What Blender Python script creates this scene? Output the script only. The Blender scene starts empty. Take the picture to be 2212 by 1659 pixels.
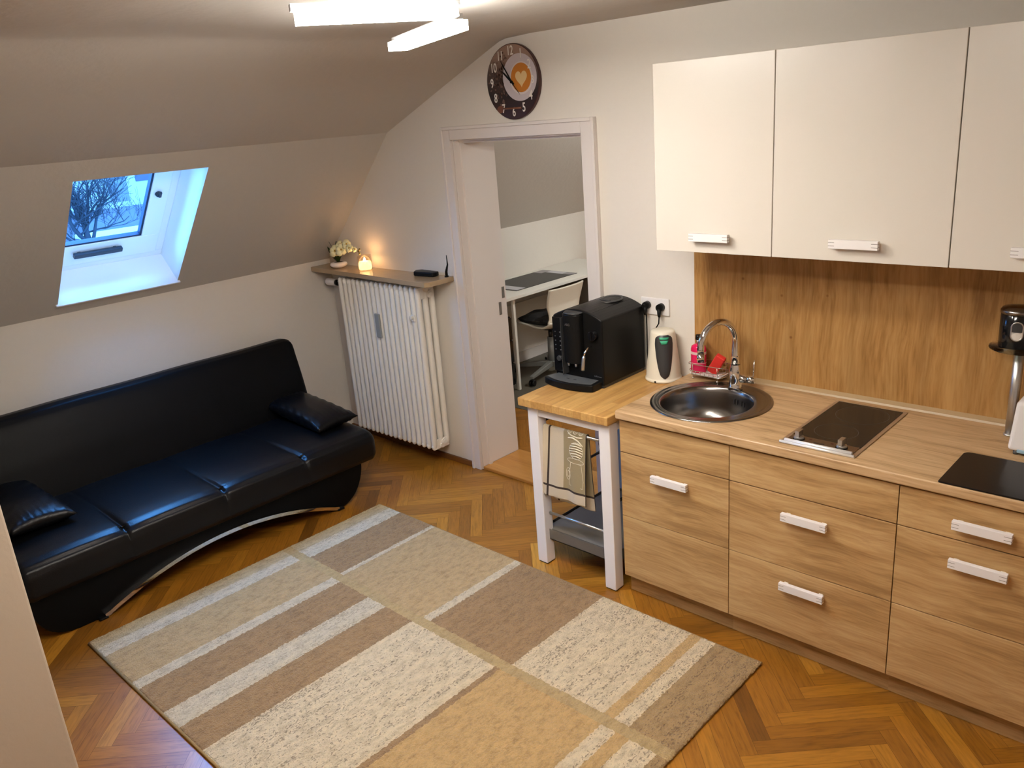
import bpy, bmesh, math, random
from mathutils import Vector, Matrix
random.seed(7)
S = bpy.context.scene
COL = S.collection
PI = math.pi

# ---------------------------------------------------------------- materials
def N(nt, t, **kw):
    n = nt.nodes.new(t)
    for k, v in kw.items():
        if k in n.inputs: n.inputs[k].default_value = v
        else: setattr(n, k, v)
    return n

def newmat(name):
    m = bpy.data.materials.new(name); m.use_nodes = True
    nt = m.node_tree; b = nt.nodes['Principled BSDF']
    return m, nt, b

def c4(c): return (c[0], c[1], c[2], 1)

def srgb(r, g, b):
    f = lambda v: (v/255/12.92) if v/255 <= .04045 else ((v/255+.055)/1.055)**2.4
    return (f(r), f(g), f(b))

def plain(name, col, rough=.5, metal=0, bump=0, bscale=60, var=0, spec=.5, coat=0, emit=None, es=0):
    m, nt, b = newmat(name); L = nt.links.new
    b.inputs['Base Color'].default_value = c4(col)
    b.inputs['Roughness'].default_value = rough
    b.inputs['Metallic'].default_value = metal
    b.inputs['Specular IOR Level'].default_value = spec
    b.inputs['Coat Weight'].default_value = coat
    if emit:
        b.inputs['Emission Color'].default_value = c4(emit); b.inputs['Emission Strength'].default_value = es
    tc = N(nt, 'ShaderNodeTexCoord')
    nz = N(nt, 'ShaderNodeTexNoise', Scale=bscale, Detail=4.0)
    L(tc.outputs['Object'], nz.inputs['Vector'])
    if bump:
        bp = N(nt, 'ShaderNodeBump', Strength=bump, Distance=.01)
        L(nz.outputs['Fac'], bp.inputs['Height']); L(bp.outputs[0], b.inputs['Normal'])
    if var:
        mx = N(nt, 'ShaderNodeMix'); mx.data_type = 'RGBA'
        mx.inputs[6].default_value = c4([v*(1-var) for v in col]); mx.inputs[7].default_value = c4([min(1, v*(1+var)) for v in col])
        L(nz.outputs['Fac'], mx.inputs[0]); L(mx.outputs[2], b.inputs['Base Color'])
    return m

def ramp(nt, stops, interp='LINEAR'):
    r = N(nt, 'ShaderNodeValToRGB'); cr = r.color_ramp; cr.interpolation = interp
    while len(cr.elements) > 1: cr.elements.remove(cr.elements[-1])
    cr.elements[0].position = stops[0][0]; cr.elements[0].color = c4(stops[0][1])
    for p, c in stops[1:]:
        e = cr.elements.new(p); e.color = c4(c)
    return r

def woodmat(name, dark, mid, light, axis, freq=14, stretch=10, rough=.5, knots=0, fine=.35, planks=0, spec=.4):
    """long fibres along axis"""
    m, nt, b = newmat(name); L = nt.links.new
    b.inputs['Roughness'].default_value = rough; b.inputs['Specular IOR Level'].default_value = spec
    tc = N(nt, 'ShaderNodeTexCoord')
    def mapped(f, st):
        mp = N(nt, 'ShaderNodeMapping')
        s = [f, f, f]; s['xyz'.index(axis)] = f/st
        mp.inputs['Scale'].default_value = s
        return mp
    # warp
    wz = N(nt, 'ShaderNodeTexNoise', Scale=2.2, Detail=2.0); L(tc.outputs['Object'], wz.inputs['Vector'])
    va = N(nt, 'ShaderNodeVectorMath', operation='MULTIPLY_ADD')
    va.inputs[1].default_value = (.07, .07, .07)
    L(wz.outputs['Color'], va.inputs[0]); L(tc.outputs['Object'], va.inputs[2])
    m1 = mapped(freq, stretch); L(va.outputs[0], m1.inputs[0])
    n1 = N(nt, 'ShaderNodeTexNoise', Scale=1.0, Detail=5.0, Roughness=.6, Distortion=.25); L(m1.outputs[0], n1.inputs['Vector'])
    m2 = mapped(freq*8, stretch*2.2); L(va.outputs[0], m2.inputs[0])
    n2 = N(nt, 'ShaderNodeTexNoise', Scale=1.0, Detail=3.0); L(m2.outputs[0], n2.inputs['Vector'])
    mr = N(nt, 'ShaderNodeMath', operation='MULTIPLY_ADD'); mr.inputs[1].default_value = fine
    sb = N(nt, 'ShaderNodeMath', operation='SUBTRACT'); sb.inputs[1].default_value = .5
    L(n2.outputs['Fac'], sb.inputs[0]); L(sb.outputs[0], mr.inputs[0]); L(n1.outputs['Fac'], mr.inputs[2])
    r = ramp(nt, [(.3, dark), (.47, mid), (.7, light)]); L(mr.outputs[0], r.inputs[0])
    out = r.outputs[0]
    if planks:
        # soft vertical board bands
        mp = N(nt, 'ShaderNodeMapping'); s = [planks, planks, planks]; s['xyz'.index(axis)] = .02
        mp.inputs['Scale'].default_value = s; L(tc.outputs['Object'], mp.inputs[0])
        n3 = N(nt, 'ShaderNodeTexNoise', Scale=1.0, Detail=1.0); L(mp.outputs[0], n3.inputs['Vector'])
        r3 = ramp(nt, [(.3, (.86, .84, .80)), (.62, (1.06, 1.05, 1.03))]); L(n3.outputs['Fac'], r3.inputs[0])
        mx = N(nt, 'ShaderNodeMix'); mx.data_type = 'RGBA'; mx.blend_type = 'MULTIPLY'; mx.inputs[0].default_value = 1
        L(out, mx.inputs[6]); L(r3.outputs[0], mx.inputs[7]); out = mx.outputs[2]
    if knots:
        vo = N(nt, 'ShaderNodeTexVoronoi', Scale=knots); vo.inputs['Randomness'].default_value = 1
        L(tc.outputs['Object'], vo.inputs['Vector'])
        rk = ramp(nt, [(0, (.4, .28, .16)), (.03, (.6, .48, .35)), (.06, (1, 1, 1))]); L(vo.outputs['Distance'], rk.inputs[0])
        mx = N(nt, 'ShaderNodeMix'); mx.data_type = 'RGBA'; mx.blend_type = 'MULTIPLY'; mx.inputs[0].default_value = .8
        L(out, mx.inputs[6]); L(rk.outputs[0], mx.inputs[7]); out = mx.outputs[2]
    L(out, b.inputs['Base Color'])
    bp = N(nt, 'ShaderNodeBump', Strength=.12, Distance=.003)
    L(n2.outputs['Fac'], bp.inputs['Height']); L(bp.outputs[0], b.inputs['Normal'])
    return m

def glassmat(name, tint=(1, 1, 1), rough=0.0, f=.12, gcol=(1, 1, 1), mul=1):
    m, nt, b = newmat(name); L = nt.links.new; nt.nodes.remove(b)
    o = nt.nodes['Material Output']
    tr = N(nt, 'ShaderNodeBsdfTransparent'); tr.inputs[0].default_value = c4(tint)
    gl = N(nt, 'ShaderNodeBsdfGlossy'); gl.inputs['Roughness'].default_value = rough; gl.inputs['Color'].default_value = c4(gcol)
    lw = N(nt, 'ShaderNodeLayerWeight', Blend=f)
    mx = N(nt, 'ShaderNodeMixShader')
    if mul != 1:
        mm_ = N(nt, 'ShaderNodeMath', operation='MULTIPLY'); mm_.inputs[1].default_value = mul; L(lw.outputs['Fresnel'], mm_.inputs[0]); L(mm_.outputs[0], mx.inputs[0])
    else: L(lw.outputs['Fresnel'], mx.inputs[0])
    L(tr.outputs[0], mx.inputs[1]); L(gl.outputs[0], mx.inputs[2]); L(mx.outputs[0], o.inputs[0])
    return m

M = {}
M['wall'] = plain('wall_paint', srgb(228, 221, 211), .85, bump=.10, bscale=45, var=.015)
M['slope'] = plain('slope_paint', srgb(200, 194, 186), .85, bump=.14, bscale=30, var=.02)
M['lacquer'] = plain('white_lacquer', srgb(247, 242, 240), .35, var=.01, bscale=5)
M['casing'] = plain('casing_paint', srgb(226, 218, 212), .4)
M['wallcab'] = plain('white_cabinet_front', srgb(219, 212, 201), .3, bump=.015, bscale=400)
M['sonoma'] = woodmat('sonoma_oak', srgb(156, 120, 76), srgb(182, 145, 96), srgb(202, 168, 118), 'x', 22, 12, .5, fine=.45)
M['sonoma_side'] = woodmat('sonoma_oak_side', srgb(140, 108, 70), srgb(172, 138, 94), srgb(190, 156, 110), 'x', 18, 10, .5)
M['worktop'] = woodmat('worktop_oak', srgb(154, 122, 84), srgb(192, 158, 116), srgb(210, 178, 138), 'x', 18, 11, .38, fine=.5)
M['splash'] = woodmat('splash_oak', srgb(144, 103, 54), srgb(168, 125, 71), srgb(184, 143, 89), 'z', 17, 8, .45, fine=.55, knots=7, planks=14)
M['dark_gap'] = plain('dark_gap', (.012, .009, .007), .8)
M['brownbase'] = woodmat('baseboard_wood', srgb(70, 42, 20), srgb(105, 65, 30), srgb(130, 85, 42), 'x', 10, 9, .5)
M['threshold'] = woodmat('threshold_oak', srgb(150, 98, 40), srgb(180, 124, 58), srgb(196, 142, 74), 'x', 8, 8, .35)
M['black_leather'] = plain('black_leather', (.0028, .0028, .0034), .33, bump=.10, bscale=220, spec=.26)
M['leather_matt'] = plain('black_leather_matt', (.003, .003, .0032), .42, bump=.08, bscale=220, spec=.1)
M['chrome'] = plain('chrome', (.82, .82, .82), .06, 1)
M['steel'] = plain('brushed_steel', (.27, .255, .24), .24, 1, bump=.01, bscale=300)
M['alu'] = plain('aluminium', (.62, .62, .61), .35, 1)
M['greymetal'] = plain('grey_metal', srgb(125, 122, 118), .4, .5)
M['blackmetal'] = plain('black_metal', (.015, .014, .014), .35, .6)
M['radiator'] = plain('radiator_enamel', srgb(240, 235, 224), .32)
M['shelfstone'] = plain('beige_ledge', srgb(176, 152, 120), .18, var=.08, bscale=14)
M['black_plastic'] = plain('black_plastic', (.006, .006, .006), .36, spec=.16)
M['black_gloss'] = plain('black_gloss', (.006, .006, .007), .12)
M['grey_plastic'] = plain('grey_plastic', (.09, .095, .10), .45)
M['dark_grey'] = plain('dark_grey', (.035, .036, .038), .4)
M['cream_plastic'] = plain('cream_plastic', srgb(236, 229, 211), .35)
M['white_plastic'] = plain('white_plastic', srgb(238, 234, 232), .35)
M['white_gloss'] = plain('white_gloss', srgb(235, 230, 222), .15)
M['green'] = plain('green_button', srgb(60, 170, 130), .4)
M['pink'] = plain('pink_soap', srgb(226, 30, 92), .2)
M['pinklabel'] = plain('pale_label', srgb(225, 190, 190), .5)
M['orange'] = plain('orange_mark', srgb(245, 140, 60), .5)
M['red'] = plain('red_sponge', srgb(225, 50, 42), .6, bump=.3, bscale=150)
M['black_ceramic'] = plain('black_ceramic_glass', (.010, .007, .005), .12, spec=.22)
M['ring'] = plain('ring_print', (.07, .06, .05), .3)
M['black_board'] = plain('black_board', (.006, .005, .005), .3, spec=.25)
M['wax'] = plain('wax', (1, .8, .5), .5, emit=(1, .6, .25), es=4)
M['flame'] = plain('flame', (1, .8, .4), .5, emit=(1, .72, .35), es=60)
M['leaf'] = plain('leaf', srgb(32, 58, 26), .35, var=.2, bscale=30)
M['petal'] = plain('petal', srgb(240, 236, 190), .5, var=.06, bscale=40)
M['petal_core'] = plain('petal_core', srgb(190, 150, 40), .5)
M['ceramic'] = plain('ceramic', srgb(236, 228, 222), .15)
M['led'] = plain('led_diffuser', (1, 1, 1), .5, emit=(1, .945, .87), es=100)
M['glass'] = glassmat('window_glass', (.93, .97, 1), 0, .08)
M['jar_glass'] = glassmat('jar_glass', (1, .98, .95), .02, .3, mul=.5)
M['shelf_glass'] = glassmat('shelf_glass', (.78, .82, .78), .02, .3)
M['butcher'] = None
M['gasket'] = plain('gasket', srgb(20, 30, 60), .5)
M['winframe'] = plain('window_frame_white', srgb(240, 240, 240), .3)
M['darkhandle'] = plain('dark_handle', (.02, .03, .05), .35)
M['desk'] = plain('desk_white', srgb(228, 225, 216), .35)
M['pad'] = plain('desk_pad', (.04, .04, .038), .5)
M['padgrey'] = plain('pad_grey', srgb(150, 146, 150), .5)
M['shell'] = plain('chair_shell', srgb(226, 218, 202), .35)
M['cushion'] = plain('chair_cushion', (.012, .011, .011), .8, bump=.3, bscale=90)
M['mat'] = plain('chair_mat', srgb(92, 86, 74), .5)
M['candleglow'] = None

def butcher():
    m, nt, b = newmat('butcher_block'); L = nt.links.new
    b.inputs['Roughness'].default_value = .38
    tc = N(nt, 'ShaderNodeTexCoord')
    mp = N(nt, 'ShaderNodeMapping'); mp.inputs['Rotation'].default_value = (0, 0, PI/2); L(tc.outputs['Object'], mp.inputs[0])
    br = N(nt, 'ShaderNodeTexBrick'); br.offset = .37
    br.inputs['Scale'].default_value = 1; br.inputs['Brick Width'].default_value = .26; br.inputs['Row Height'].default_value = .042
    br.inputs['Mortar Size'].default_value = .0006; br.inputs['Bias'].default_value = 0
    br.inputs['Color1'].default_value = c4(srgb(208, 166, 102)); br.inputs['Color2'].default_value = c4(srgb(186, 140, 78)); br.inputs['Mortar'].default_value = c4(srgb(170, 118, 56))
    L(mp.outputs[0], br.inputs['Vector'])
    m2 = N(nt, 'ShaderNodeMapping'); m2.inputs['Scale'].default_value = (55, 6, 55); L(tc.outputs['Object'], m2.inputs[0])
    nz = N(nt, 'ShaderNodeTexNoise', Scale=1.0, Detail=4.0); L(m2.outputs[0], nz.inputs['Vector'])
    r = ramp(nt, [(.3, (.72, .66, .56)), (.6, (1.05, 1.03, 1))]); L(nz.outputs['Fac'], r.inputs[0])
    mx = N(nt, 'ShaderNodeMix'); mx.data_type = 'RGBA'; mx.blend_type = 'MULTIPLY'; mx.inputs[0].default_value = .7
    L(br.outputs[0], mx.inputs[6]); L(r.outputs[0], mx.inputs[7]); L(mx.outputs[2], b.inputs['Base Color'])
    return m
M['butcher'] = butcher()

def parquet():
    m, nt, b = newmat('herringbone_parquet'); L = nt.links.new
    b.inputs['Roughness'].default_value = .33; b.inputs['Specular IOR Level'].default_value = .5
    at = N(nt, 'ShaderNodeAttribute'); at.attribute_name = 'plank'
    sx = N(nt, 'ShaderNodeSeparateColor'); L(at.outputs['Color'], sx.inputs[0])
    r = ramp(nt, [(0, srgb(106, 66, 20)), (.2, srgb(134, 86, 26)), (.55, srgb(156, 102, 32)), (.85, srgb(174, 120, 41)), (1, srgb(194, 144, 60))]); L(sx.outputs[0], r.inputs[0])
    uv = N(nt, 'ShaderNodeUVMap'); uv.uv_map = 'UVMap'
    mp = N(nt, 'ShaderNodeMapping'); mp.inputs['Scale'].default_value = (9, 90, 1); L(uv.outputs[0], mp.inputs[0])
    nz = N(nt, 'ShaderNodeTexNoise', Scale=1.0, Detail=5.0, Roughness=.6, Distortion=.6); L(mp.outputs[0], nz.inputs['Vector'])
    r2 = ramp(nt, [(.3, (.56, .5, .4)), (.5, (.95, .94, .9)), (.7, (1.2, 1.17, 1.08))]); L(nz.outputs['Fac'], r2.inputs[0])
    mx = N(nt, 'ShaderNodeMix'); mx.data_type = 'RGBA'; mx.blend_type = 'MULTIPLY'; mx.inputs[0].default_value = .75
    L(r.outputs[0], mx.inputs[6]); L(r2.outputs[0], mx.inputs[7]); L(mx.outputs[2], b.inputs['Base Color'])
    n3 = N(nt, 'ShaderNodeTexNoise', Scale=4.0, Detail=3.0)
    r3 = N(nt, 'ShaderNodeMapRange'); r3.inputs['To Min'].default_value = .24; r3.inputs['To Max'].default_value = .42
    tc = N(nt, 'ShaderNodeTexCoord'); L(tc.outputs['Object'], n3.inputs['Vector'])
    L(n3.outputs['Fac'], r3.inputs['Value']); L(r3.outputs[0], b.inputs['Roughness'])
    bp = N(nt, 'ShaderNodeBump', Strength=.06, Distance=.002); L(nz.outputs['Fac'], bp.inputs['Height']); L(bp.outputs[0], b.inputs['Normal'])
    return m
M['parquet'] = parquet()

RX0, RX1, RY0, RY1 = -1.69, .727, -2.385, -.722
def rugmat():
    m, nt, b = newmat('rug_pile'); L = nt.links.new
    b.inputs['Roughness'].default_value = .95; b.inputs['Specular IOR Level'].default_value = .1
    b.inputs['Sheen Weight'].default_value = .15
    tc0 = N(nt, 'ShaderNodeTexCoord')
    tcm = N(nt, 'ShaderNodeVectorMath', operation='ADD'); tcm.inputs[1].default_value = ((RX0+RX1)/2, (RY0+RY1)/2, 0)
    L(tc0.outputs['Object'], tcm.inputs[0])
    class _T: outputs = {'Object': tcm.outputs[0]}
    tc = _T
    # jitter of stripe borders
    jn = N(nt, 'ShaderNodeTexNoise', Scale=70.0, Detail=2.0); L(tc.outputs['Object'], jn.inputs['Vector'])
    jv = N(nt, 'ShaderNodeVectorMath', operation='MULTIPLY_ADD'); jv.inputs[1].default_value = (.018, .018, 0)
    L(jn.outputs['Color'], jv.inputs[0]); L(tc.outputs['Object'], jv.inputs[2])
    sp = N(nt, 'ShaderNodeSeparateXYZ'); L(jv.outputs[0], sp.inputs[0])
    px = N(nt, 'ShaderNodeMapRange'); px.inputs['From Min'].default_value = RX0+.009; px.inputs['From Max'].default_value = RX1+.009
    L(sp.outputs['X'], px.inputs['Value'])
    CR = srgb(230, 210, 174); WH = srgb(222, 206, 176); BG = srgb(206, 185, 144); TN = srgb(200, 169, 121); BR = srgb(170, 136, 95); GD = srgb(208, 171, 114); BN = srgb(178, 147, 102)
    P = lambda x: max(0, min(1, (x-RX0)/(RX1-RX0)))
    A = [(-1.69, BG), (-1.60, WH), (-1.515, TN), (-1.235, WH), (-1.165, BR), (-.935, WH), (-.805, BR), (-.615, CR), (-.10, BR), (-.07, GD), (.44, CR), (.505, GD), (.56, CR), (.675, BN)]
    B = [(-1.69, BG), (-1.60, WH), (-1.50, BR), (-1.235, WH), (-1.2, TN), (-.60, WH), (-.555, BR), (-.05, CR), (.415, GD), (.46, CR), (.525, BN)]
    ra = ramp(nt, [(P(x), c) for x, c in A], 'CONSTANT'); rb = ramp(nt, [(P(x), c) for x, c in B], 'CONSTANT')
    # amount of dark flecks by region
    FA = {CR: 1.0, WH: .55, BG: .4, TN: .25, BR: .5, GD: .3, BN: 1.0}
    fa = ramp(nt, [(P(x), (FA[c],)*3) for x, c in A], 'CONSTANT'); fb = ramp(nt, [(P(x), (FA[c],)*3) for x, c in B], 'CONSTANT')
    for r_ in (ra, rb, fa, fb): L(px.outputs[0], r_.inputs[0])
    gy = N(nt, 'ShaderNodeMath', operation='GREATER_THAN'); gy.inputs[1].default_value = -1.335+.009; L(sp.outputs['Y'], gy.inputs[0])
    ly = N(nt, 'ShaderNodeMath', operation='LESS_THAN'); ly.inputs[1].default_value = -1.385+.009; L(sp.outputs['Y'], ly.inputs[0])
    m1 = N(nt, 'ShaderNodeMix'); m1.data_type = 'RGBA'; m1.inputs[6].default_value = c4(srgb(196, 168, 118)); L(gy.outputs[0], m1.inputs[0]); L(rb.outputs[0], m1.inputs[7])
    m2 = N(nt, 'ShaderNodeMix'); m2.data_type = 'RGBA'; L(ly.outputs[0], m2.inputs[0]); L(m1.outputs[2], m2.inputs[6]); L(ra.outputs[0], m2.inputs[7])
    f1 = N(nt, 'ShaderNodeMix'); f1.data_type = 'RGBA'; f1.inputs[6].default_value = (.2, .2, .2, 1); L(gy.outputs[0], f1.inputs[0]); L(fb.outputs[0], f1.inputs[7])
    f2 = N(nt, 'ShaderNodeMix'); f2.data_type = 'RGBA'; L(ly.outputs[0], f2.inputs[0]); L(f1.outputs[2], f2.inputs[6]); L(fa.outputs[0], f2.inputs[7])
    # dark flecks clustered in streaks along y
    mp = N(nt, 'ShaderNodeMapping'); mp.inputs['Scale'].default_value = (150, 70, 1); L(tc.outputs['Object'], mp.inputs[0])
    fl = N(nt, 'ShaderNodeTexNoise', Scale=1.0, Detail=2.0); L(mp.outputs[0], fl.inputs['Vector'])
    ms = N(nt, 'ShaderNodeMapping'); ms.inputs['Scale'].default_value = (34, 2.2, 1); L(tc.outputs['Object'], ms.inputs[0])
    st = N(nt, 'ShaderNodeTexNoise', Scale=1.0, Detail=2.0); L(ms.outputs[0], st.inputs['Vector'])
    ad = N(nt, 'ShaderNodeMath', operation='MULTIPLY_ADD'); ad.inputs[1].default_value = .55; L(st.outputs['Fac'], ad.inputs[0]); L(fl.outputs['Fac'], ad.inputs[2])
    fr = ramp(nt, [(.86, (0, 0, 0)), (.93, (1, 1, 1))]); L(ad.outputs[0], fr.inputs[0])
    fm = N(nt, 'ShaderNodeMath', operation='MULTIPLY'); L(fr.outputs[0], fm.inputs[0]); L(f2.outputs[2], fm.inputs[1])
    fm2 = N(nt, 'ShaderNodeMath', operation='MULTIPLY'); fm2.inputs[1].default_value = .62; L(fm.outputs[0], fm2.inputs[0])
    m3 = N(nt, 'ShaderNodeMix'); m3.data_type = 'RGBA'; m3.inputs[7].default_value = c4(srgb(112, 84, 60)); L(fm2.outputs[0], m3.inputs[0]); L(m2.outputs[2], m3.inputs[6])
    # general mottling
    mm = N(nt, 'ShaderNodeMapping'); mm.inputs['Scale'].default_value = (38, 17, 1); L(tc.outputs['Object'], mm.inputs[0])
    mo = N(nt, 'ShaderNodeTexNoise', Scale=1.0, Detail=5.0, Roughness=.75); L(mm.outputs[0], mo.inputs['Vector'])
    r5 = ramp(nt, [(.32, (.62, .58, .52)), (.52, (.98, .98, .97)), (.72, (1.16, 1.15, 1.1))]); L(mo.outputs['Fac'], r5.inputs[0])
    m4 = N(nt, 'ShaderNodeMix'); m4.data_type = 'RGBA'; m4.blend_type = 'MULTIPLY'; m4.inputs[0].default_value = .8
    L(m3.outputs[2], m4.inputs[6]); L(r5.outputs[0], m4.inputs[7]); L(m4.outputs[2], b.inputs['Base Color'])
    fine = N(nt, 'ShaderNodeTexNoise', Scale=170.0, Detail=4.0); L(tc.outputs['Object'], fine.inputs['Vector'])
    bp = N(nt, 'ShaderNodeBump', Strength=1.0, Distance=.012); L(fine.outputs['Fac'], bp.inputs['Height']); L(bp.outputs[0], b.inputs['Normal'])
    return m
M['rug'] = rugmat()

# ---------------------------------------------------------------- mesh helpers
def BM(): return bmesh.new()

def box(bm, x0, x1, y0, y1, z0, z1, mi=0):
    v = [bm.verts.new(p) for p in ((x0,y0,z0),(x1,y0,z0),(x1,y1,z0),(x0,y1,z0),(x0,y0,z1),(x1,y0,z1),(x1,y1,z1),(x0,y1,z1))]
    for f in ((0,3,2,1),(4,5,6,7),(0,1,5,4),(1,2,6,5),(2,3,7,6),(3,0,4,7)):
        bm.faces.new([v[i] for i in f]).material_index = mi
    return v

def frame_mat(d):
    d = Vector(d).normalized(); a = Vector((0, 0, 1)) if abs(d.z) < .95 else Vector((1, 0, 0))
    u = a.cross(d).normalized(); w = d.cross(u)
    return u, w, d

def tube(bm, pts, r, seg=12, cap=True, mi=0, flat=None):
    pts = [Vector(p) for p in pts]; rs = r if isinstance(r, (list, tuple)) else [r]*len(pts)
    rings = []; u = None
    for i, p in enumerate(pts):
        d = (pts[min(i+1, len(pts)-1)]-pts[max(i-1, 0)]).normalized()
        if u is None: u, w, _ = frame_mat(d)
        else:
            u = (u-d*u.dot(d)).normalized(); w = d.cross(u)
        ring = []
        for k in range(seg):
            a = 2*PI*k/seg
            ring.append(bm.verts.new(p+(u*math.cos(a)+w*math.sin(a))*rs[i]))
        rings.append(ring)
    for i in range(len(rings)-1):
        for k in range(seg):
            f = bm.faces.new((rings[i][k], rings[i][(k+1) % seg], rings[i+1][(k+1) % seg], rings[i+1][k])); f.smooth = True; f.material_index = mi
    if cap:
        bm.faces.new(list(reversed(rings[0]))).material_index = mi; bm.faces.new(rings[-1]).material_index = mi

def cyl(bm, a, b, r, r2=None, seg=24, mi=0): tube(bm, [a, b], [r, r if r2 is None else r2], seg, mi=mi)

def lathe(bm, prof, c=(0, 0, 0), seg=40, mi=0, closed=False, sx=1, sy=1):
    rings = []
    for r, z in prof:
        rings.append([bm.verts.new((c[0]+r*sx*math.cos(2*PI*k/seg), c[1]+r*sy*math.sin(2*PI*k/seg), c[2]+z)) for k in range(seg)] if r > 1e-6 else [bm.verts.new((c[0], c[1], c[2]+z))])
    for i in range(len(rings)-1):
        A, B = rings[i], rings[i+1]
        for k in range(seg):
            k2 = (k+1) % seg
            if len(A) == 1 and len(B) == 1: continue
            if len(A) == 1: f = bm.faces.new((A[0], B[k2], B[k]))
            elif len(B) == 1: f = bm.faces.new((A[k], A[k2], B[0]))
            else: f = bm.faces.new((A[k], A[k2], B[k2], B[k]))
            f.smooth = True; f.material_index = mi

def prism(bm, poly, axis, a0, a1, mi=0, smooth=False):
    """poly: 2-D points in the other two axes (in xyz order)"""
    def mk(p, a):
        q = list(p); q.insert('xyz'.index(axis), a); return bm.verts.new(q)
    A = [mk(p, a0) for p in poly]; B = [mk(p, a1) for p in poly]; n = len(poly)
    fs = []
    for i in range(n):
        f = bm.faces.new((A[i], A[(i+1) % n], B[(i+1) % n], B[i])); f.material_index = mi; f.smooth = smooth; fs.append(f)
    fs.append(bm.faces.new(list(reversed(A)))); fs.append(bm.faces.new(B))
    for f in fs[-2:]: f.material_index = mi
    bmesh.ops.recalc_face_normals(bm, faces=fs)

def grid(bm, fn, nu, nv, mi=0, smooth=True, closeu=False, mfn=None):
    V = [[bm.verts.new(fn(i/nu, j/nv)) for j in range(nv+1)] for i in range(nu+(0 if closeu else 1))]
    for i in range(nu):
        for j in range(nv):
            i2 = (i+1) % len(V)
            f = bm.faces.new((V[i][j], V[i2][j], V[i2][j+1], V[i][j+1])); f.smooth = smooth
            f.material_index = mfn((i+.5)/nu, (j+.5)/nv) if mfn else mi

OFF = {}
def worldoff(o):
    p = Vector((0, 0, 0))
    while o: p += o.location; o = o.parent
    return p

def obj(name, bm, mats, parent=None, bevel=0, bseg=2, smooth=False, subsurf=0, local=False, solid=0, recalc=False, loc=None):
    """bm is in world coordinates; the origin goes to the parent (or loc)"""
    me = bpy.data.meshes.new(name)
    if recalc: bmesh.ops.recalc_face_normals(bm, faces=bm.faces)
    if smooth:
        for f in bm.faces: f.smooth = True
    o = bpy.data.objects.new(name, me)
    if parent is not None:
        o.parent = parent
        if not local: bmesh.ops.translate(bm, vec=-worldoff(parent), verts=bm.verts)
    elif loc is not None:
        o.location = loc
        if not local: bmesh.ops.translate(bm, vec=-Vector(loc), verts=bm.verts)
    bm.to_mesh(me); bm.free()
    for m in (mats if isinstance(mats, (list, tuple)) else [mats]):
        me.materials.append(M[m] if isinstance(m, str) else m)
    COL.objects.link(o)
    if solid:
        s = o.modifiers.new('solid', 'SOLIDIFY'); s.thickness = solid; s.offset = 0
    if bevel:
        b = o.modifiers.new('bevel', 'BEVEL'); b.width = bevel; b.segments = bseg; b.limit_method = 'ANGLE'; b.angle_limit = math.radians(40)
        b.harden_normals = False
    if subsurf:
        s = o.modifiers.new('sub', 'SUBSURF'); s.levels = s.render_levels = subsurf
    return o

def thing(name, label, cat, loc=(0, 0, 0), group=None, rz=0):
    o = bpy.data.objects.new(name, None); o.empty_display_size = .1; COL.objects.link(o)
    o.location = loc; o.rotation_euler = (0, 0, rz)
    o['label'] = label; o['category'] = cat
    if group: o['group'] = group
    return o

def tag(o, label, cat, group=None):
    o['label'] = label; o['category'] = cat
    if group: o['group'] = group
    return o

def struct(name, bm, m, **k):
    o = obj(name, bm, m, **k)
    if o.parent is None: o['kind'] = 'structure'
    return o

def bx(name, a, m, parent=None, bevel=0, **k):
    b = BM(); box(b, *a); return obj(name, b, m, parent, bevel, **k)

def text(name, body, size, m, parent, mat4, ext=.0006, sx=1, bold=0):
    cu = bpy.data.curves.new(name, 'FONT'); cu.body = body; cu.size = size; cu.align_x = 'CENTER'; cu.align_y = 'CENTER'
    cu.extrude = ext; cu.offset = bold
    tmp = bpy.data.objects.new('tmp', cu); COL.objects.link(tmp)
    me = bpy.data.meshes.new_from_object(tmp.evaluated_get(bpy.context.evaluated_depsgraph_get()))
    bpy.data.objects.remove(tmp); bpy.data.curves.remove(cu)
    me.transform(Matrix.Diagonal((sx, 1, 1, 1))); me.transform(mat4)
    if parent is not None: me.transform(Matrix.Translation(-worldoff(parent)))
    me.materials.clear(); me.materials.append(M[m])
    me.name = name
    o = bpy.data.objects.new(name, me); o.parent = parent; COL.objects.link(o)
    return o

def face_y(x, y, z, rz=0):  # text plane facing -y
    return Matrix.Translation((x, y, z)) @ Matrix.Rotation(PI/2, 4, 'X') @ Matrix.Rotation(rz, 4, 'Z')

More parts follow.
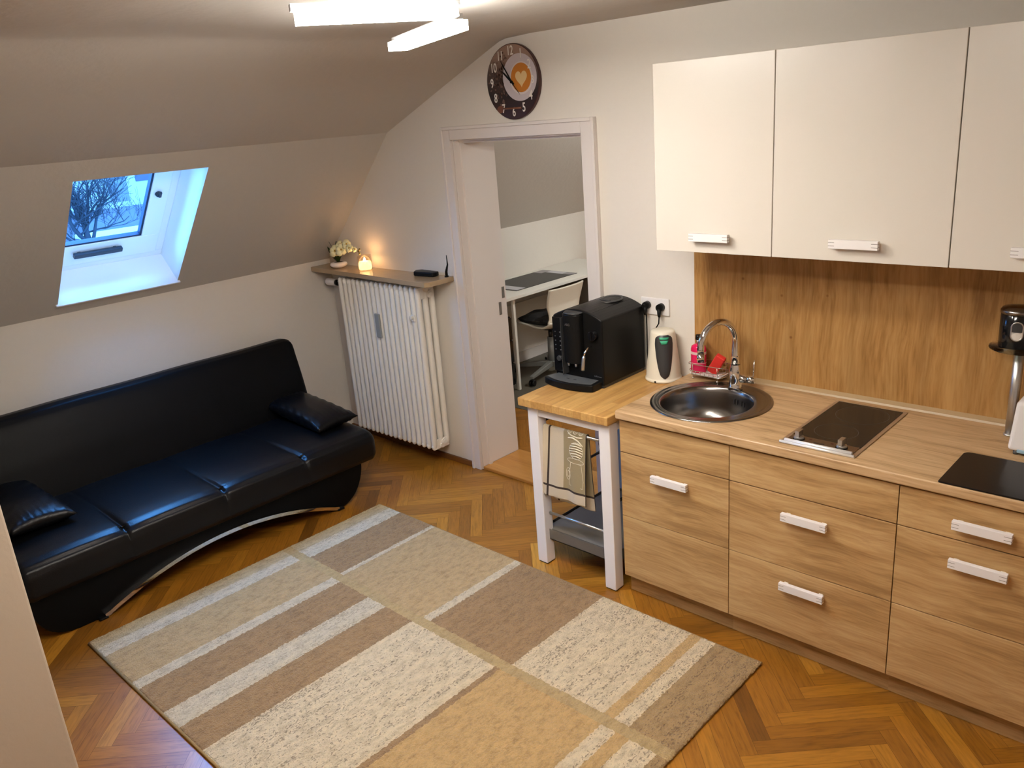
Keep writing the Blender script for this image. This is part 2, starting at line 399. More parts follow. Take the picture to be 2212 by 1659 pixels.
# ---------------------------------------------------------------- room shell
ZC = 2.49
b = BM()  # floor planks, herringbone at 45 degrees
W_ = .0631; NP = 7
me_planks = []
uvl = b.loops.layers.uv.new('UVMap'); cl = b.loops.layers.float_color.new('plank')
rr = random.Random(3)
x_off = -.31
def clip_ok(x, y): return -3.4 < x < 3.4 and -4.6 < y < 4.1
seen = set()
q = math.sqrt(.5)
for i in range(-130, 131):
    for j in range(-130, 131):
        s = (i-j) % 14
        if s == 0:
            u0, u1, v0, v1 = i*W_, (i+7)*W_, j*W_, (j+1)*W_; hor = True
        elif s == 7:
            # vertical plank whose top cell is (i, j); it spans j-6..j
            u0, u1, v0, v1 = i*W_, (i+1)*W_, (j-6)*W_, (j+1)*W_; hor = False
        else: continue
        cu, cv = (u0+u1)/2, (v0+v1)/2
        if not clip_ok((cu-cv)*q+x_off, (cu+cv)*q): continue
        e = .00045
        col = min(1, max(0, rr.gauss(.5, .2))); o1, o2 = rr.random()*20, rr.random()*20
        vs = []
        for (u, v) in ((u0+e, v0+e), (u1-e, v0+e), (u1-e, v1-e), (u0+e, v1-e)):
            vs.append((b.verts.new(((u-v)*q+x_off, (u+v)*q, 0)), u, v))
        f = b.faces.new([t[0] for t in vs])
        for lp, (_, u, v) in zip(f.loops, vs):
            lp[uvl].uv = ((u if hor else v)+o1, (v if hor else u)+o2)
            lp[cl] = (col, col, col, 1)
# dark bed under the joints
v = [b.verts.new(p) for p in ((-3.6, -4.8, -.002), (3.6, -4.8, -.002), (3.6, 4.2, -.002), (-3.6, 4.2, -.002))]
f = b.faces.new(v); f.material_index = 1
fl = struct('floor', b, ['parquet', plain('joint', (.05, .025, .01), .7)])

XL, ZK = -2.92, 1.268
XR = 2.95
DX0, DX1, DZ = -1.549, -.615, 2.015
WT = .315
b = BM()
box(b, -3.3, DX0, 0, WT, -.05, 2.7); box(b, DX1, XR+.2, 0, WT, -.05, 2.7); box(b, DX0, DX1, 0, WT, DZ, 2.7)
struct('wall_back', b, 'wall')
b = BM(); box(b, XL-.3, XL, -4.6, 0, -.05, ZK); struct('wall_left', b, 'wall')
b = BM(); box(b, XR, XR+.15, -4.6, 0, -.05, 2.7); struct('wall_right', b, 'wall')
b = BM(); box(b, XL-.3, XR, -4.6, -4.45, -.05, 2.7); struct('wall_front', b, 'wall')
# partition whose corner shows at the lower left of the photograph
b = BM()
box(b, -1.9, -.76, -4.45, -2.742, -.05, 2.2)
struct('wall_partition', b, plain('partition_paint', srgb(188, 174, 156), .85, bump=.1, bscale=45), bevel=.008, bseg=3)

SP0 = Vector((XL, 0, ZK)); SDr = Vector((.8, 0, .809)).normalized(); SNr = Vector((SDr.z, 0, -SDr.x))
def SP(s, y, off=0):
    p = SP0+SDr*s-SNr*off; return Vector((p.x, y, p.z))
SL = math.hypot(.8, .809)
OY0, OY1, OS0, OS1 = -1.81, -1.13, .095, 1.008
b = BM()
prof = [(XR+.1, ZC), (-.9, ZC+.004), (-1.08, ZC-.001), (-1.13, ZC-.010), (-1.2, ZC-.036), (-1.6, 2.298), (-2.12, 2.077)]
ys = [-4.6+.2*k for k in range(24)]
rows = []
for k, y in enumerate(ys):
    y = min(y, 0.0)
    rows.append([b.verts.new((x+(.006*math.sin(y*5.1+x*3) if -1.9 < x < -.9 else 0), y, z+(.004*math.sin(y*7+x*5) if -1.9 < x < .5 else 0))) for x, z in prof])
for a_, c_ in zip(rows, rows[1:]):
    for k in range(len(prof)-1):
        f = b.faces.new((a_[k], c_[k], c_[k+1], a_[k+1])); f.smooth = 1 <= k <= 4
def quad(b, pts, mi=0):
    f = b.faces.new([b.verts.new(p) for p in pts]); f.material_index = mi; return f
for (s0, s1, y0, y1) in ((0, OS0, -4.6, 0), (OS1, SL, -4.6, 0), (OS0, OS1, -4.6, OY0), (OS0, OS1, OY1, 0)):
    quad(b, [SP(s0, y0), SP(s1, y0), SP(s1, y1), SP(s0, y1)])
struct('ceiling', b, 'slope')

# skylight
D = .215
w1 = bpy.data.objects.new('window_1', None); COL.objects.link(w1); w1.location = SP(.5, -1.47, .2); w1['kind'] = 'structure'
b = BM()
for (y,) in ((OY0,), (OY1,)):
    quad(b, [SP(OS0, y, 0), SP(OS1, y, 0), SP(OS1, y, D+.12), SP(OS0, y, D+.12)])
quad(b, [SP(OS1, OY0, 0), SP(OS1, OY1, 0), SP(OS1, OY1, D+.12), SP(OS1, OY0, D+.12)])
struct('reveal', b, 'winframe', parent=w1)
def sbox(b, s0, s1, y0, y1, o0, o1, mi=0):
    P_ = [SP(s, y, o) for s, y, o in ((s0,y0,o0),(s1,y0,o0),(s1,y1,o0),(s0,y1,o0),(s0,y0,o1),(s1,y0,o1),(s1,y1,o1),(s0,y1,o1))]
    v = [b.verts.new(p) for p in P_]; fs = []
    for f in ((0,3,2,1),(4,5,6,7),(0,1,5,4),(1,2,6,5),(2,3,7,6),(3,0,4,7)):
        g = b.faces.new([v[i] for i in f]); g.material_index = mi; fs.append(g)
    bmesh.ops.recalc_face_normals(b, faces=fs)
b = BM(); sbox(b, OS0-.012, OS0, OY0-.012, OY1+.014, -.014, D+.1); struct('window_sill', b, 'winframe', parent=w1, bevel=.003)
def ring(b, s0, s1, y0, y1, w, o0, o1, mi=0):
    sbox(b, s0, s0+w, y0, y1, o0, o1, mi); sbox(b, s1-w, s1, y0, y1, o0, o1, mi)
    sbox(b, s0+w, s1-w, y0, y0+w, o0, o1, mi); sbox(b, s0+w, s1-w, y1-w, y1, o0, o1, mi)
b = BM(); ring(b, OS0, OS1, OY0, OY1, .045, D, D+.1); sbox(b, OS0+.045, OS0+.06, OY0+.045, OY1-.045, D+.02, D+.1); sbox(b, OS1-.06, OS1-.045, OY0+.045, OY1-.045, D+.02, D+.1); sbox(b, OS0+.06, OS1-.06, OY0+.045, OY0+.06, D+.02, D+.1); sbox(b, OS0+.06, OS1-.06, OY1-.06, OY1-.045, D+.02, D+.1)
struct('window_frame', b, 'winframe', parent=w1, bevel=.004)
b = BM(); sbox(b, OS0+.05, .30, OY0+.05, OY1-.05, D-.012, D+.02); sbox(b, .92, OS1-.05, OY0+.05, OY1-.05, D-.012, D+.02)
sbox(b, .30, .92, OY0+.05, -1.735, D-.012, D+.02); sbox(b, .30, .92, -1.285, OY1-.05, D-.012, D+.02)
struct('window_sash', b, 'winframe', parent=w1, bevel=.004)
b = BM(); ring(b, .298, .922, -1.737, -1.283, .014, D-.006, D+.02)
b2 = BM()
struct('window_gasket', b, 'gasket', parent=w1)
b2.free()
b = BM(); sbox(b, .30, .92, -1.735, -1.285, D+.008, D+.014); struct('window_pane', b, 'glass', parent=w1)
b = BM(); sbox(b, .232, .262, -1.665, -1.40, D-.045, D-.022); sbox(b, .24, .254, -1.64, -1.62, D-.022, D-.012); sbox(b, .24, .254, -1.445, -1.425, D-.022, D-.012)
struct('window_handle', b, 'darkhandle', parent=w1, bevel=.004)
b = BM(); cyl(b, SP(.635, -1.245, D-.012), SP(.635, -1.245, D-.03), .018, .014); sbox(b, .628, .665, -1.25, -1.236, D-.04, D-.028)
struct('window_latch', b, 'darkhandle', parent=w1, bevel=.002)

# door opening
d1 = bpy.data.objects.new('door_1', None); COL.objects.link(d1); d1.location = (-1.08, 0, 0); d1['kind'] = 'structure'
b = BM()
CX0, CX1, CZ = -1.619, -.528, 2.087
box(b, CX0, DX0, -.02, 0, 0, CZ); box(b, DX1, CX1, -.02, 0, 0, CZ); box(b, DX0, DX1, -.02, 0, DZ, CZ)
box(b, CX0, CX0+.018, -.03, -.02, 0, CZ); box(b, CX1-.018, CX1, -.03, -.02, 0, CZ); box(b, CX0+.018, CX1-.018, -.03, -.02, CZ-.018, CZ)
struct('casing', b, 'casing', parent=d1, bevel=.003)
b = BM()
box(b, DX0-.001, DX0+.006, 0, WT+.01, .02, DZ); box(b, DX1-.006, DX1+.001, 0, WT+.01, .02, DZ); box(b, DX0+.006, DX1-.006, 0, WT+.01, DZ-.006, DZ+.001)
struct('door_lining', b, 'casing', parent=d1)
b = BM()
box(b, DX0+.006, DX0+.02, .045, .07, .02, DZ-.006); box(b, DX1-.02, DX1-.006, .045, .07, .02, DZ-.006); box(b, DX0+.02, DX1-.02, .045, .07, DZ-.02, DZ-.006)
struct('door_stop', b, 'casing', parent=d1)
b = BM()
box(b, DX0+.004, DX0+.009, .255, .275, .95, 1.03); box(b, DX0+.004, DX0+.009, .29, .31, 1.05, 1.12)
struct('strike_plate', b, 'greymetal', parent=d1)
b = BM(); box(b, DX0+.006, DX1-.006, -.004, WT+.02, 0, .02); struct('trim_1', b, 'threshold', bevel=.004)
b = BM(); box(b, XL, CX0, -.018, 0, 0, .035); struct('baseboard_back', b, 'brownbase', bevel=.004)

# study behind the door
b = BM(); box(b, -3.3, -2.95, WT, 4, -.05, 1.21); struct('wall_study_left', b, 'wall')
b = BM(); box(b, -3.3, 1.2, 4, 4.1, -.05, 2.7); struct('wall_study_back', b, 'wall')
b = BM(); box(b, 1.0, 1.15, WT, 4, -.05, 2.7); struct('wall_study_right', b, 'wall')
b = BM()
quad(b, [(-2.95, WT, 1.21), (-2.95, 4, 1.21), (-1.67, 4, ZC), (-1.67, WT, ZC)]); quad(b, [(-1.67, WT, ZC), (-1.67, 4, ZC), (1.0, 4, ZC), (1.0, WT, ZC)])
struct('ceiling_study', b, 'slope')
b = BM(); box(b, -2.95, -2.93, WT, 4, 0, .09); struct('baseboard_study', b, 'casing')

# ---------------------------------------------------------------- rug
b = BM()
nx, ny = 480, 330
rg = random.Random(5)
def rugp(u, v):
    x = RX0+(RX1-RX0)*u; y = RY0+(RY1-RY0)*v
    z = .0145+.0042*rg.random()
    if u in (0, 1) or v in (0, 1): z = .0105
    if v == 0: pass
    e_ = .004 if u == 1 else .0028
    return (x+(rg.random()-.5)*e_*1.5, y+(rg.random()-.5)*e_, z)
grid(b, rugp, nx, ny)
# border band down to the floor
bl = [(RX0, RY0), (RX1, RY0), (RX1, RY1), (RX0, RY1)]
rug = thing('rug', 'large beige and brown patchwork striped pile rug on the parquet', 'rug', (RX0/2+RX1/2, RY0/2+RY1/2, 0))
rp = obj('pile', b, 'rug', rug)
# material uses rug coordinates in world metres: shift the mapping through an offset of the object coordinates
b = BM(); box(b, RX0+.002, RX1-.002, RY0+.002, RY1-.002, .001, .0105)
obj('backing', b, plain('rug_edge', srgb(150, 122, 78), .9, bump=.3, bscale=300), rug)
b = BM()
tube(b, [(RX0, RY0, .007), (RX1, RY0, .007)], .0065, 8); tube(b, [(RX0, RY1, .007), (RX1, RY1, .007)], .0065, 8)
tube(b, [(RX0, RY0, .007), (RX0, RY1, .007)], .0065, 8)
obj('binding', b, plain('rug_binding', srgb(170, 138, 88), .9, bump=.3, bscale=300), rug)

# ---------------------------------------------------------------- sofa
SY0, SY1 = -2.56, -.585
YM = (SY0+SY1)/2
sofa = thing('sofa', 'black leather sofa bed with curved chrome base strip under the skylight', 'sofa', (-2.3, YM, 0))
# seat as one cushion with three seams
b = BM()
seams = [-2.07, -1.565, -1.075]
def seat_pt(u, v):
    y = SY0+(SY1-SY0)*v
    # profile across x: (parameter u 0..1 wraps from the back top over the front to the bottom)
    pr = [(-2.64, .395), (-2.5, .408), (-2.35, .413), (-2.2, .416), (-2.05, .418), (-1.95, .417), (-1.88, .412), (-1.845, .402), (-1.822, .383), (-1.812, .35), (-1.812, .30), (-1.815, .26), (-1.83, .235), (-1.86, .225), (-2.0, .22), (-2.64, .22)]
    t = u*(len(pr)-1); i = min(int(t), len(pr)-2); k = t-i
    x = pr[i][0]*(1-k)+pr[i+1][0]*k; z = pr[i][1]*(1-k)+pr[i+1][1]*k
    for s in seams:
        d = abs(y-s); g = math.exp(-(d/.012)**2)+.35*math.exp(-(d/.06)**2)
        amp = 1 if -2.0 < x else max(.12, 1-(-2.0-x)/.28)
        if u < .75:
            z -= .012*g*amp*(1 if u < .5 else .4)
            if u > .4: x -= .014*g*max(0, 1-(u-.45)/.2) if u < .65 else .002*g
    # gentle crown per segment
    edges = [SY0]+seams+[SY1]
    for a_, c_ in zip(edges, edges[1:]):
        if a_ <= y <= c_ and u < .5:
            tt = (y-a_)/(c_-a_); z += .005*math.sin(PI*tt)
    # rounded ends
    e = min(y-SY0, SY1-y)
    if e < .05:
        k = math.sqrt(max(0, 1-(1-e/.05)**2)); zc = .32; z = zc+(z-zc)*(.45+.55*k)
        x -= (1-k)*.06*(1 if x > -2.1 else 0)
    return (x, y, z)
vs_ = sorted(set([i/80 for i in range(81)]+[(s-SY0+dd)/(SY1-SY0) for s in seams for dd in (-.02, -.012, -.006, 0, .006, .012, .02)]+[.004, .009, .015, .022, .978, .985, .991, .996]))
us_ = [i/60 for i in range(61)]
V = [[b.verts.new(seat_pt(u, v)) for v in vs_] for u in us_]
for i in range(60):
    for j in range(len(vs_)-1):
        f = b.faces.new((V[i][j], V[i][j+1], V[i+1][j+1], V[i+1][j])); f.smooth = True
b.faces.new([V[i][0] for i in range(61)]); b.faces.new([V[i][-1] for i in reversed(range(61))])
obj('seat', b, 'black_leather', sofa, recalc=True)
# backrest
b = BM()
pb = [(-2.54, .36), (-2.565, .45), (-2.61, .6), (-2.655, .72), (-2.69, .80), (-2.712, .832), (-2.745, .845), (-2.80, .84), (-2.835, .82), (-2.845, .78), (-2.80, .5), (-2.74, .24), (-2.6, .24)]
def back_pt(u, v):
    n = len(pb); t = (u*n) % n; i = int(t) % n; k = t-int(t)
    x = pb[i][0]*(1-k)+pb[(i+1) % n][0]*k; z = pb[i][1]*(1-k)+pb[(i+1) % n][1]*k
    y0, y1 = SY0+.02, SY1+.06
    y = y0+(y1-y0)*v
    e = min(y-y0, y1-y)
    k2 = math.sqrt(max(0, 1-(1-min(e, .05)/.05)**2))
    cx, cz = -2.70, .52
    x = cx+(x-cx)*(.5+.5*k2); z = cz+(z-cz)*(.9+.1*k2)
    z += .0015*math.sin(y*9)*(z > .6)
    return (x, y, z)
vv = [0, .003, .008, .015, .024]+[.05+.9*i/30 for i in range(31)]+[.976, .985, .992, .997, 1]
V = [[b.verts.new(back_pt(i/52, v)) for v in vv] for i in range(52)]
for i in range(52):
    for j in range(len(vv)-1):
        f = b.faces.new((V[i][j], V[i][j+1], V[(i+1) % 52][j+1], V[(i+1) % 52][j])); f.smooth = True
b.faces.new([V[i][0] for i in range(52)]); b.faces.new([V[i][-1] for i in range(52)])
obj('backrest', b, 'leather_matt', sofa, recalc=True)
# boat shaped base with arch
b = BM()
AE = .675  # half span of the arch
def arch(y): return .150*(1-((y-YM)/AE)**2)
poly = []
for k in range(0, 13):
    a = PI/2*k/12; poly.append((YM+AE+.02+.19*math.cos(a)*1.0, .245-.245*math.sin(a)))
for k in range(0, 31):
    y = YM+AE-2*AE*k/30; poly.append((y, max(.001, arch(y))+.004))
for k in range(12, -1, -1):
    a = PI/2*k/12; poly.append((YM-AE-.02-.27*math.cos(a)**.55, .245-.245*math.sin(a)**.8))
prism(b, poly, 'x', -2.76, -1.865)
obj('base', b, 'leather_matt', sofa, bevel=.006)
b = BM()
K = 48
for i in range(K):
    ya, yb = YM+AE-2*AE*i/K, YM+AE-2*AE*(i+1)/K
    za, zb = max(.004, arch(ya)), max(.004, arch(yb))
    x0, x1, h = -1.9, -1.845, .02
    q_ = [(x0, ya, za), (x1, ya, za), (x1, yb, zb), (x0, yb, zb), (x0, ya, za+h), (x1, ya, za+h), (x1, yb, zb+h), (x0, yb, zb+h)]
    v = [b.verts.new(p) for p in q_]
    for f in ((0, 3, 2, 1), (4, 5, 6, 7), (1, 2, 6, 5), (3, 0, 4, 7)) + (((0, 1, 5, 4),) if i == 0 else ()) + (((2, 3, 7, 6),) if i == K-1 else ()):
        b.faces.new([v[t] for t in f])
bmesh.ops.remove_doubles(b, verts=b.verts, dist=1e-5)
obj('chrome_strip', b, 'chrome', sofa, recalc=True)['label'] = 'arched chrome strip'
for yy in (YM+AE+.01, YM-AE-.01):
    b = BM(); box(b, -1.905, -1.84, yy-.022, yy+.022, .0, .012); obj('foot', b, 'black_plastic', sofa, bevel=.004)

def pillow(name, label, c, sx, sy, sz, rx, ry, rz):
    b = BM()
    def top(sgn):
        def f(u, v):
            a, c_ = 2*u-1, 2*v-1
            e = (1-abs(a)**2.6)*(1-abs(c_)**2.6)
            pull = 1-.07*(1-abs(c_)**2)*abs(a)**3; pull2 = 1-.09*(1-abs(a)**2)*abs(c_)**3
            wr = .004*math.sin(a*23+c_*9)*abs(c_)**2+.003*math.sin(c_*31+a*5)*abs(a)**2
            return (a*sx*pull, c_*sy*pull2, sgn*(sz*max(0, e)**.42)+wr*(e > 0.01)*sgn)
        return f
    grid(b, top(1), 40, 26); grid(b, lambda u, v: top(-1)(1-u, v), 40, 26)
    bmesh.ops.remove_doubles(b, verts=b.verts, dist=.0008)
    M4 = Matrix.Translation(c) @ Matrix.Rotation(rz, 4, 'Z') @ Matrix.Rotation(ry, 4, 'Y') @ Matrix.Rotation(rx, 4, 'X')
    bmesh.ops.transform(b, matrix=M4, verts=b.verts)
    o = obj(name, b, 'black_leather', loc=c, recalc=True)
    tag(o, label, 'cushion', 'black cushions on the sofa')
    return o
pillow('cushion', 'black leather cushion lying on the sofa end beside the radiator', (-2.31, -.715, .475), .325, .14, .056, .05, .05, -.03)
pillow('cushion', 'black leather cushion at the sofa end half hidden behind the partition', (-2.42, -2.35, .482), .335, .15, .062, -.06, .05, .06)

# ---------------------------------------------------------------- radiator
rad = thing('radiator', 'white column radiator under the beige ledge beside the doorway', 'radiator', (-2.2, -.1, .11))
def section_bm(x, end=False):
    b = BM(); z0, z1 = .115, 1.192
    r = .0195
    for y in (-.152, -.098, -.044):
        tube(b, [(x, y, z0+.02), (x, y, z0+.05), (x, y, z1-.05), (x, y, z1-.02)], [r*.8, r, r, r*.8], 12)
    for z in (z0+.03, z1-.03):
        # flattened header joining the columns
        pts = [(-.152-.008, z), (-.152, z-.02), (-.044, z-.024), (-.03, z), (-.044, z+.024), (-.152, z+.02)]
        prism(b, [(y, zz) for y, zz in pts], 'x', x-.0125, x+.0125)
        tube(b, [(x-.0232, -.098, z), (x+.0232, -.098, z)], .02, 12)
        tube(b, [(x, -.152, z-.024), (x, -.156, z-.012), (x, -.158, z), (x, -.156, z+.012), (x, -.152, z+.024)], [.008, .014, .0158, .014, .008], 12)
    return b
base = None
X0R, X1R, NS = -2.60, -1.822, 17
for k in range(NS):
    x = X0R+(X1R-X0R)*k/(NS-1)
    if base is None:
        base = obj('radiator_section', section_bm(0), 'radiator', rad, local=True, smooth=False)
        base.modifiers.new('bev', 'BEVEL').width = .004
        base.location = (x-rad.location.x, -rad.location.y, -rad.location.z)
    else:
        c = base.copy(); COL.objects.link(c); c.parent = rad; c.location = (x-rad.location.x, -rad.location.y, -rad.location.z)
b = BM()
b.free()
for (za, zz) in ((.125, .19), (1.105, 1.18)):
    b = BM(); box(b, X1R+.006, X1R+.0145, -.162, -.034, za, zz); obj('end_plate', b, 'radiator', rad, bevel=.006)

for z, yy in ((.165, -.085), (1.13, -.075)):
    b = BM(); cyl(b, (X1R+.012, yy, z), (X1R+.026, yy, z), .025, .023); cyl(b, (X1R+.026, yy, z), (X1R+.034, yy, z), .015, .014)
    obj('end_plug', b, 'radiator', rad, bevel=.002)
b = BM()
cyl(b, (X0R-.022, -.098, 1.13), (X0R-.115, -.098, 1.13), .013); cyl(b, (X0R-.115, -.098, 1.13), (X0R-.135, -.098, 1.13), .02)
obj('valve', b, 'blackmetal', rad)
b = BM()
lathe(b, [(0, 0), (.018, 0), (.022, .01), (.025, .085), (.023, .10), (.014, .102), (.012, .094), (0, .094)], seg=24)
bmesh.ops.transform(b, matrix=Matrix.Translation((X0R-.135, -.098, 1.13)) @ Matrix.Rotation(-PI/2, 4, 'Y'), verts=b.verts)
obj('thermostat_knob', b, 'white_plastic', rad)
b = BM(); box(b, -2.238, -2.19, -.186, -.172, .825, .985); obj('heat_meter', b, plain('meter_grey', srgb(150, 152, 148), .4), rad, bevel=.006)['label'] = 'grey heat meter'
b = BM(); box(b, -1.872, -1.842, -.182, -.17, .972, 1.015); tube(b, [(-1.857, -.175, 1.0), (-1.857, -.2, 1.0)], .012); obj('hanging_clip', b, 'white_gloss', rad, bevel=.004)
for p in ((-2.05, .16), (-2.4, 1.0)):
    b = BM(); tube(b, [(p[0], -.05, p[1]), (p[0], -.001, p[1])], .012); obj('wall_bracket', b, 'radiator', rad)

b = BM()
prism(b, [(XL+.003, -.001), (-1.645, -.001), (-1.645, -.195), (-1.662, -.226), (XL+.003, -.165)], 'z', 1.206, 1.236)
ledge = tag(obj('wall_ledge', b, 'shelfstone', bevel=.003, loc=(-2.28, -.1, 1.206)), 'glossy beige ledge on the wall above the radiator', 'ledge')
ZL = 1.2365

# orchid
ox, oy = -2.675, -.098
orc = thing('potted_orchid', 'small cream orchid in a white bowl at the left end of the ledge', 'plant', (ox, oy, ZL))
b = BM(); lathe(b, [(0, 0), (.028, 0), (.034, .002), (.052, .011), (.059, .022), (.055, .033), (.040, .041), (.035, .039), (.030, .032), (0, .03)], (ox, oy, ZL), 40); obj('bowl', b, 'ceramic', orc)
b = BM(); lathe(b, [(.0345, .034), (.033, .037), (.0, .043)], (ox, oy, ZL), 20); obj('soil', b, plain('soil', (.02, .016, .01), .9), orc)
def leafbm(b, base, tip, w, bend, side):
    base, tip = Vector(base), Vector(tip); d = tip-base; sd = Vector(side).normalized()
    def f(u, v):
        p = base+d*u+Vector((0, 0, bend*math.sin(PI*u*.9)))
        ww = w*(math.sin(PI*min(1, u*.92+.08))**.6)
        return p+sd*ww*(v-.5)*2+Vector((0, 0, -.1*w*math.cos((v-.5)*PI)))
    grid(b, f, 12, 4)
for (tp, w, bd) in (((-.135, .02, .135), .013, -.01), ((-.03, -.045, .12), .018, .01), ((.055, -.03, .12), .02, .02), ((.02, .035, .15), .017, .0), ((-.065, -.01, .17), .014, .01)):
    b = BM(); leafbm(b, (ox, oy, ZL+.038), (ox+tp[0], oy+tp[1], ZL+tp[2]), w, bd, (-tp[1]+.02, tp[0]+.05, 0)); obj('leaf', b, 'leaf', orc, solid=.0015)
spts = [(ox-.01, oy, ZL+.04), (ox-.02, oy, ZL+.12), (ox+.01, oy-.005, ZL+.175), (ox+.09, oy-.01, ZL+.175), (ox+.18, oy-.012, ZL+.155), (ox+.27, oy-.015, ZL+.122)]
b = BM(); tube(b, spts, [.003, .003, .0028, .0025, .002, .0015], 8); obj('flower_stem', b, 'leaf', orc)
def flower(c, r, nrm):
    b = BM(); n = Vector(nrm).normalized(); u, w, _ = frame_mat(n)
    for k in range(5):
        a = 2*PI*k/5+.3; rr_ = r*(1.0 if k % 2 else .85)
        def f(s, t, a=a, rr_=rr_):
            ang = a+(t-.5)*1.7*math.sin(PI*min(1, .12+s*.8))**.6; rad_ = rr_*(.08+.92*s)
            return Vector(c)+u*math.cos(ang)*rad_+w*math.sin(ang)*rad_+n*(.010*math.sin(PI*s)-.006*s+.004*math.cos((t-.5)*PI))
        grid(b, f, 5, 5)
    o = obj('flower', b, 'petal', orc, solid=.001)
    b = BM(); lathe(b, [(0, -.006), (.006, 0), (0, .007)], (0, 0, 0), 10); bmesh.ops.translate(b, vec=Vector(c)+n*.008, verts=b.verts)
    obj('flower_centre', b, 'petal_core', o)
vdir = Vector((.66, -.68, .3))
for (dx, dy, dz, r, t) in ((-.02, -.02, .115, .026, .1), (.022, -.035, .135, .042, .0), (.055, -.02, .175, .034, -.2), (.088, -.04, .150, .044, .1), (.118, -.02, .19, .034, .2), (.15, -.03, .165, .03, -.1), (.182, -.02, .155, .018, .3)):
    flower((ox+dx*1.25, oy+dy, ZL+dz*.88), r, vdir+Vector((t, 0, t*.5)))
for (dx, dz) in ((.262, .125), (.275, .137), (.27, .11)):
    b = BM(); lathe(b, [(0, -.009), (.007, 0), (.005, .007), (0, .011)], (ox+dx, oy-.015, ZL+dz), 12); obj('bud', b, plain('bud', srgb(120, 100, 40), .5), orc)

# candle
cx, cy = -2.385, -.095
can = thing('candle_jar', 'lit tea candle in a clear glass on the ledge', 'candle', (cx, cy, ZL))
b = BM(); lathe(b, [(0, 0), (.043, 0), (.046, .003), (.046, .098), (.0435, .098), (.0435, .006), (0, .006)], (cx, cy, ZL), 40); obj('glass', b, 'jar_glass', can)
b = BM(); lathe(b, [(0, .007), (.038, .008), (.042, .014), (.042, .05), (.036, .06), (0, .064)], (cx, cy, ZL), 32); obj('wax', b, 'wax', can)
b = BM(); lathe(b, [(0, .062), (.006, .066), (.007, .072), (.003, .082), (0, .088)], (cx, cy, ZL), 14); obj('flame', b, 'flame', can)
ld = bpy.data.lights.new('candle_light', 'POINT'); ld.energy = .6; ld.color = (1, .5, .2); ld.shadow_soft_size = .012
lo = bpy.data.objects.new('candle_light', ld); lo.location = (cx, cy, ZL+.085); COL.objects.link(lo)

# remote / set-top device
rt = thing('set_top_box', 'flat black device with short antenna at the right end of the ledge', 'device', (-1.84, -.06, ZL))
b = BM(); prism(b, [(-1.93, -.055), (-1.90, -.10), (-1.745, -.085), (-1.735, -.06), (-1.745, -.03), (-1.90, -.025)], 'z', ZL+.0005, ZL+.028); obj('body', b, 'black_plastic', rt, bevel=.006)
an = thing('antenna', 'thin black stick antenna leaning against the door casing', 'antenna', (-1.67, -.035, ZL))
b = BM(); tube(b, [(-1.672, -.035, ZL+.001), (-1.672, -.035, ZL+.03), (-1.654, -.036, ZL+.075), (-1.655, -.036, ZL+.13)], [.009, .008, .0045, .002], 10); obj('rod', b, 'black_plastic', an)
b = BM(); cyl(b, (-1.672, -.035, ZL+.0005), (-1.672, -.035, ZL+.006), .013); obj('foot', b, 'black_plastic', an)
rt['label'] = 'flat black device lying at the right end of the ledge'

# ---------------------------------------------------------------- wall clock
ccx, ccz, CR_ = -1.036, 2.282, .182
clk = thing('wall_clock', 'round wall clock printed with coffee cup and beans above the doorway', 'clock', (ccx, 0, ccz))
def disc(b, cx, cz, rx, rz, y, seg=48, mi=0, y2=None):
    pts = [(cx+rx*math.cos(2*PI*k/seg), cz+rz*math.sin(2*PI*k/seg)) for k in range(seg)]
    prism(b, pts, 'y', y, y if y2 is None else y2, mi) if y2 is not None else b.faces.new([b.verts.new((p[0], y, p[1])) for p in pts])
def clockface():
    m, nt, bb = newmat('clock_print'); L = nt.links.new
    bb.inputs['Roughness'].default_value = .4
    tc = N(nt, 'ShaderNodeTexCoord'); sp = N(nt, 'ShaderNodeSeparateXYZ'); L(tc.outputs['Object'], sp.inputs[0])
    mr = N(nt, 'ShaderNodeMapRange'); mr.inputs['From Min'].default_value = -.18; mr.inputs['From Max'].default_value = .18; L(sp.outputs['Z'], mr.inputs['Value'])
    nz = N(nt, 'ShaderNodeTexNoise', Scale=9.0, Detail=4.0); L(tc.outputs['Object'], nz.inputs['Vector'])
    ad = N(nt, 'ShaderNodeMath', operation='MULTIPLY_ADD'); ad.inputs[1].default_value = .25; L(nz.outputs['Fac'], ad.inputs[0]); L(mr.outputs[0], ad.inputs[2])
    r = ramp(nt, [(.15, srgb(52, 30, 24)), (.45, srgb(34, 24, 22)), (.75, srgb(78, 62, 56)), (1.0, srgb(150, 122, 106))]); L(ad.outputs[0], r.inputs[0]); L(r.outputs[0], bb.inputs['Base Color'])
    return m
b = BM(); disc(b, ccx, ccz, CR_, CR_, -.002, 72, 0, -.022); obj('clock_body', b, plain('clock_rim', srgb(60, 28, 24), .4), clk, bevel=.003)
b = BM(); disc(b, ccx, ccz, CR_-.004, CR_-.004, -.0226, 72, 0, -.0222)
obj('dial', b, clockface(), clk)
SX, SZ = ccx+.052, ccz+.018
b = BM(); disc(b, SX, SZ, .115, .113, -.0232, 56, 0, -.0228); obj('saucer_print', b, plain('saucer', srgb(196, 186, 190), .4), clk)
b = BM(); disc(b, SX+.01, SZ-.004, .077, .078, -.0238, 48, 0, -.0234); obj('cup_print', b, plain('cup', srgb(214, 204, 200), .4), clk)
b = BM(); disc(b, SX+.01, SZ-.002, .068, .070, -.0244, 48, 0, -.024); obj('coffee_print', b, plain('coffee', srgb(190, 118, 40), .4), clk)
b = BM(); hp = []
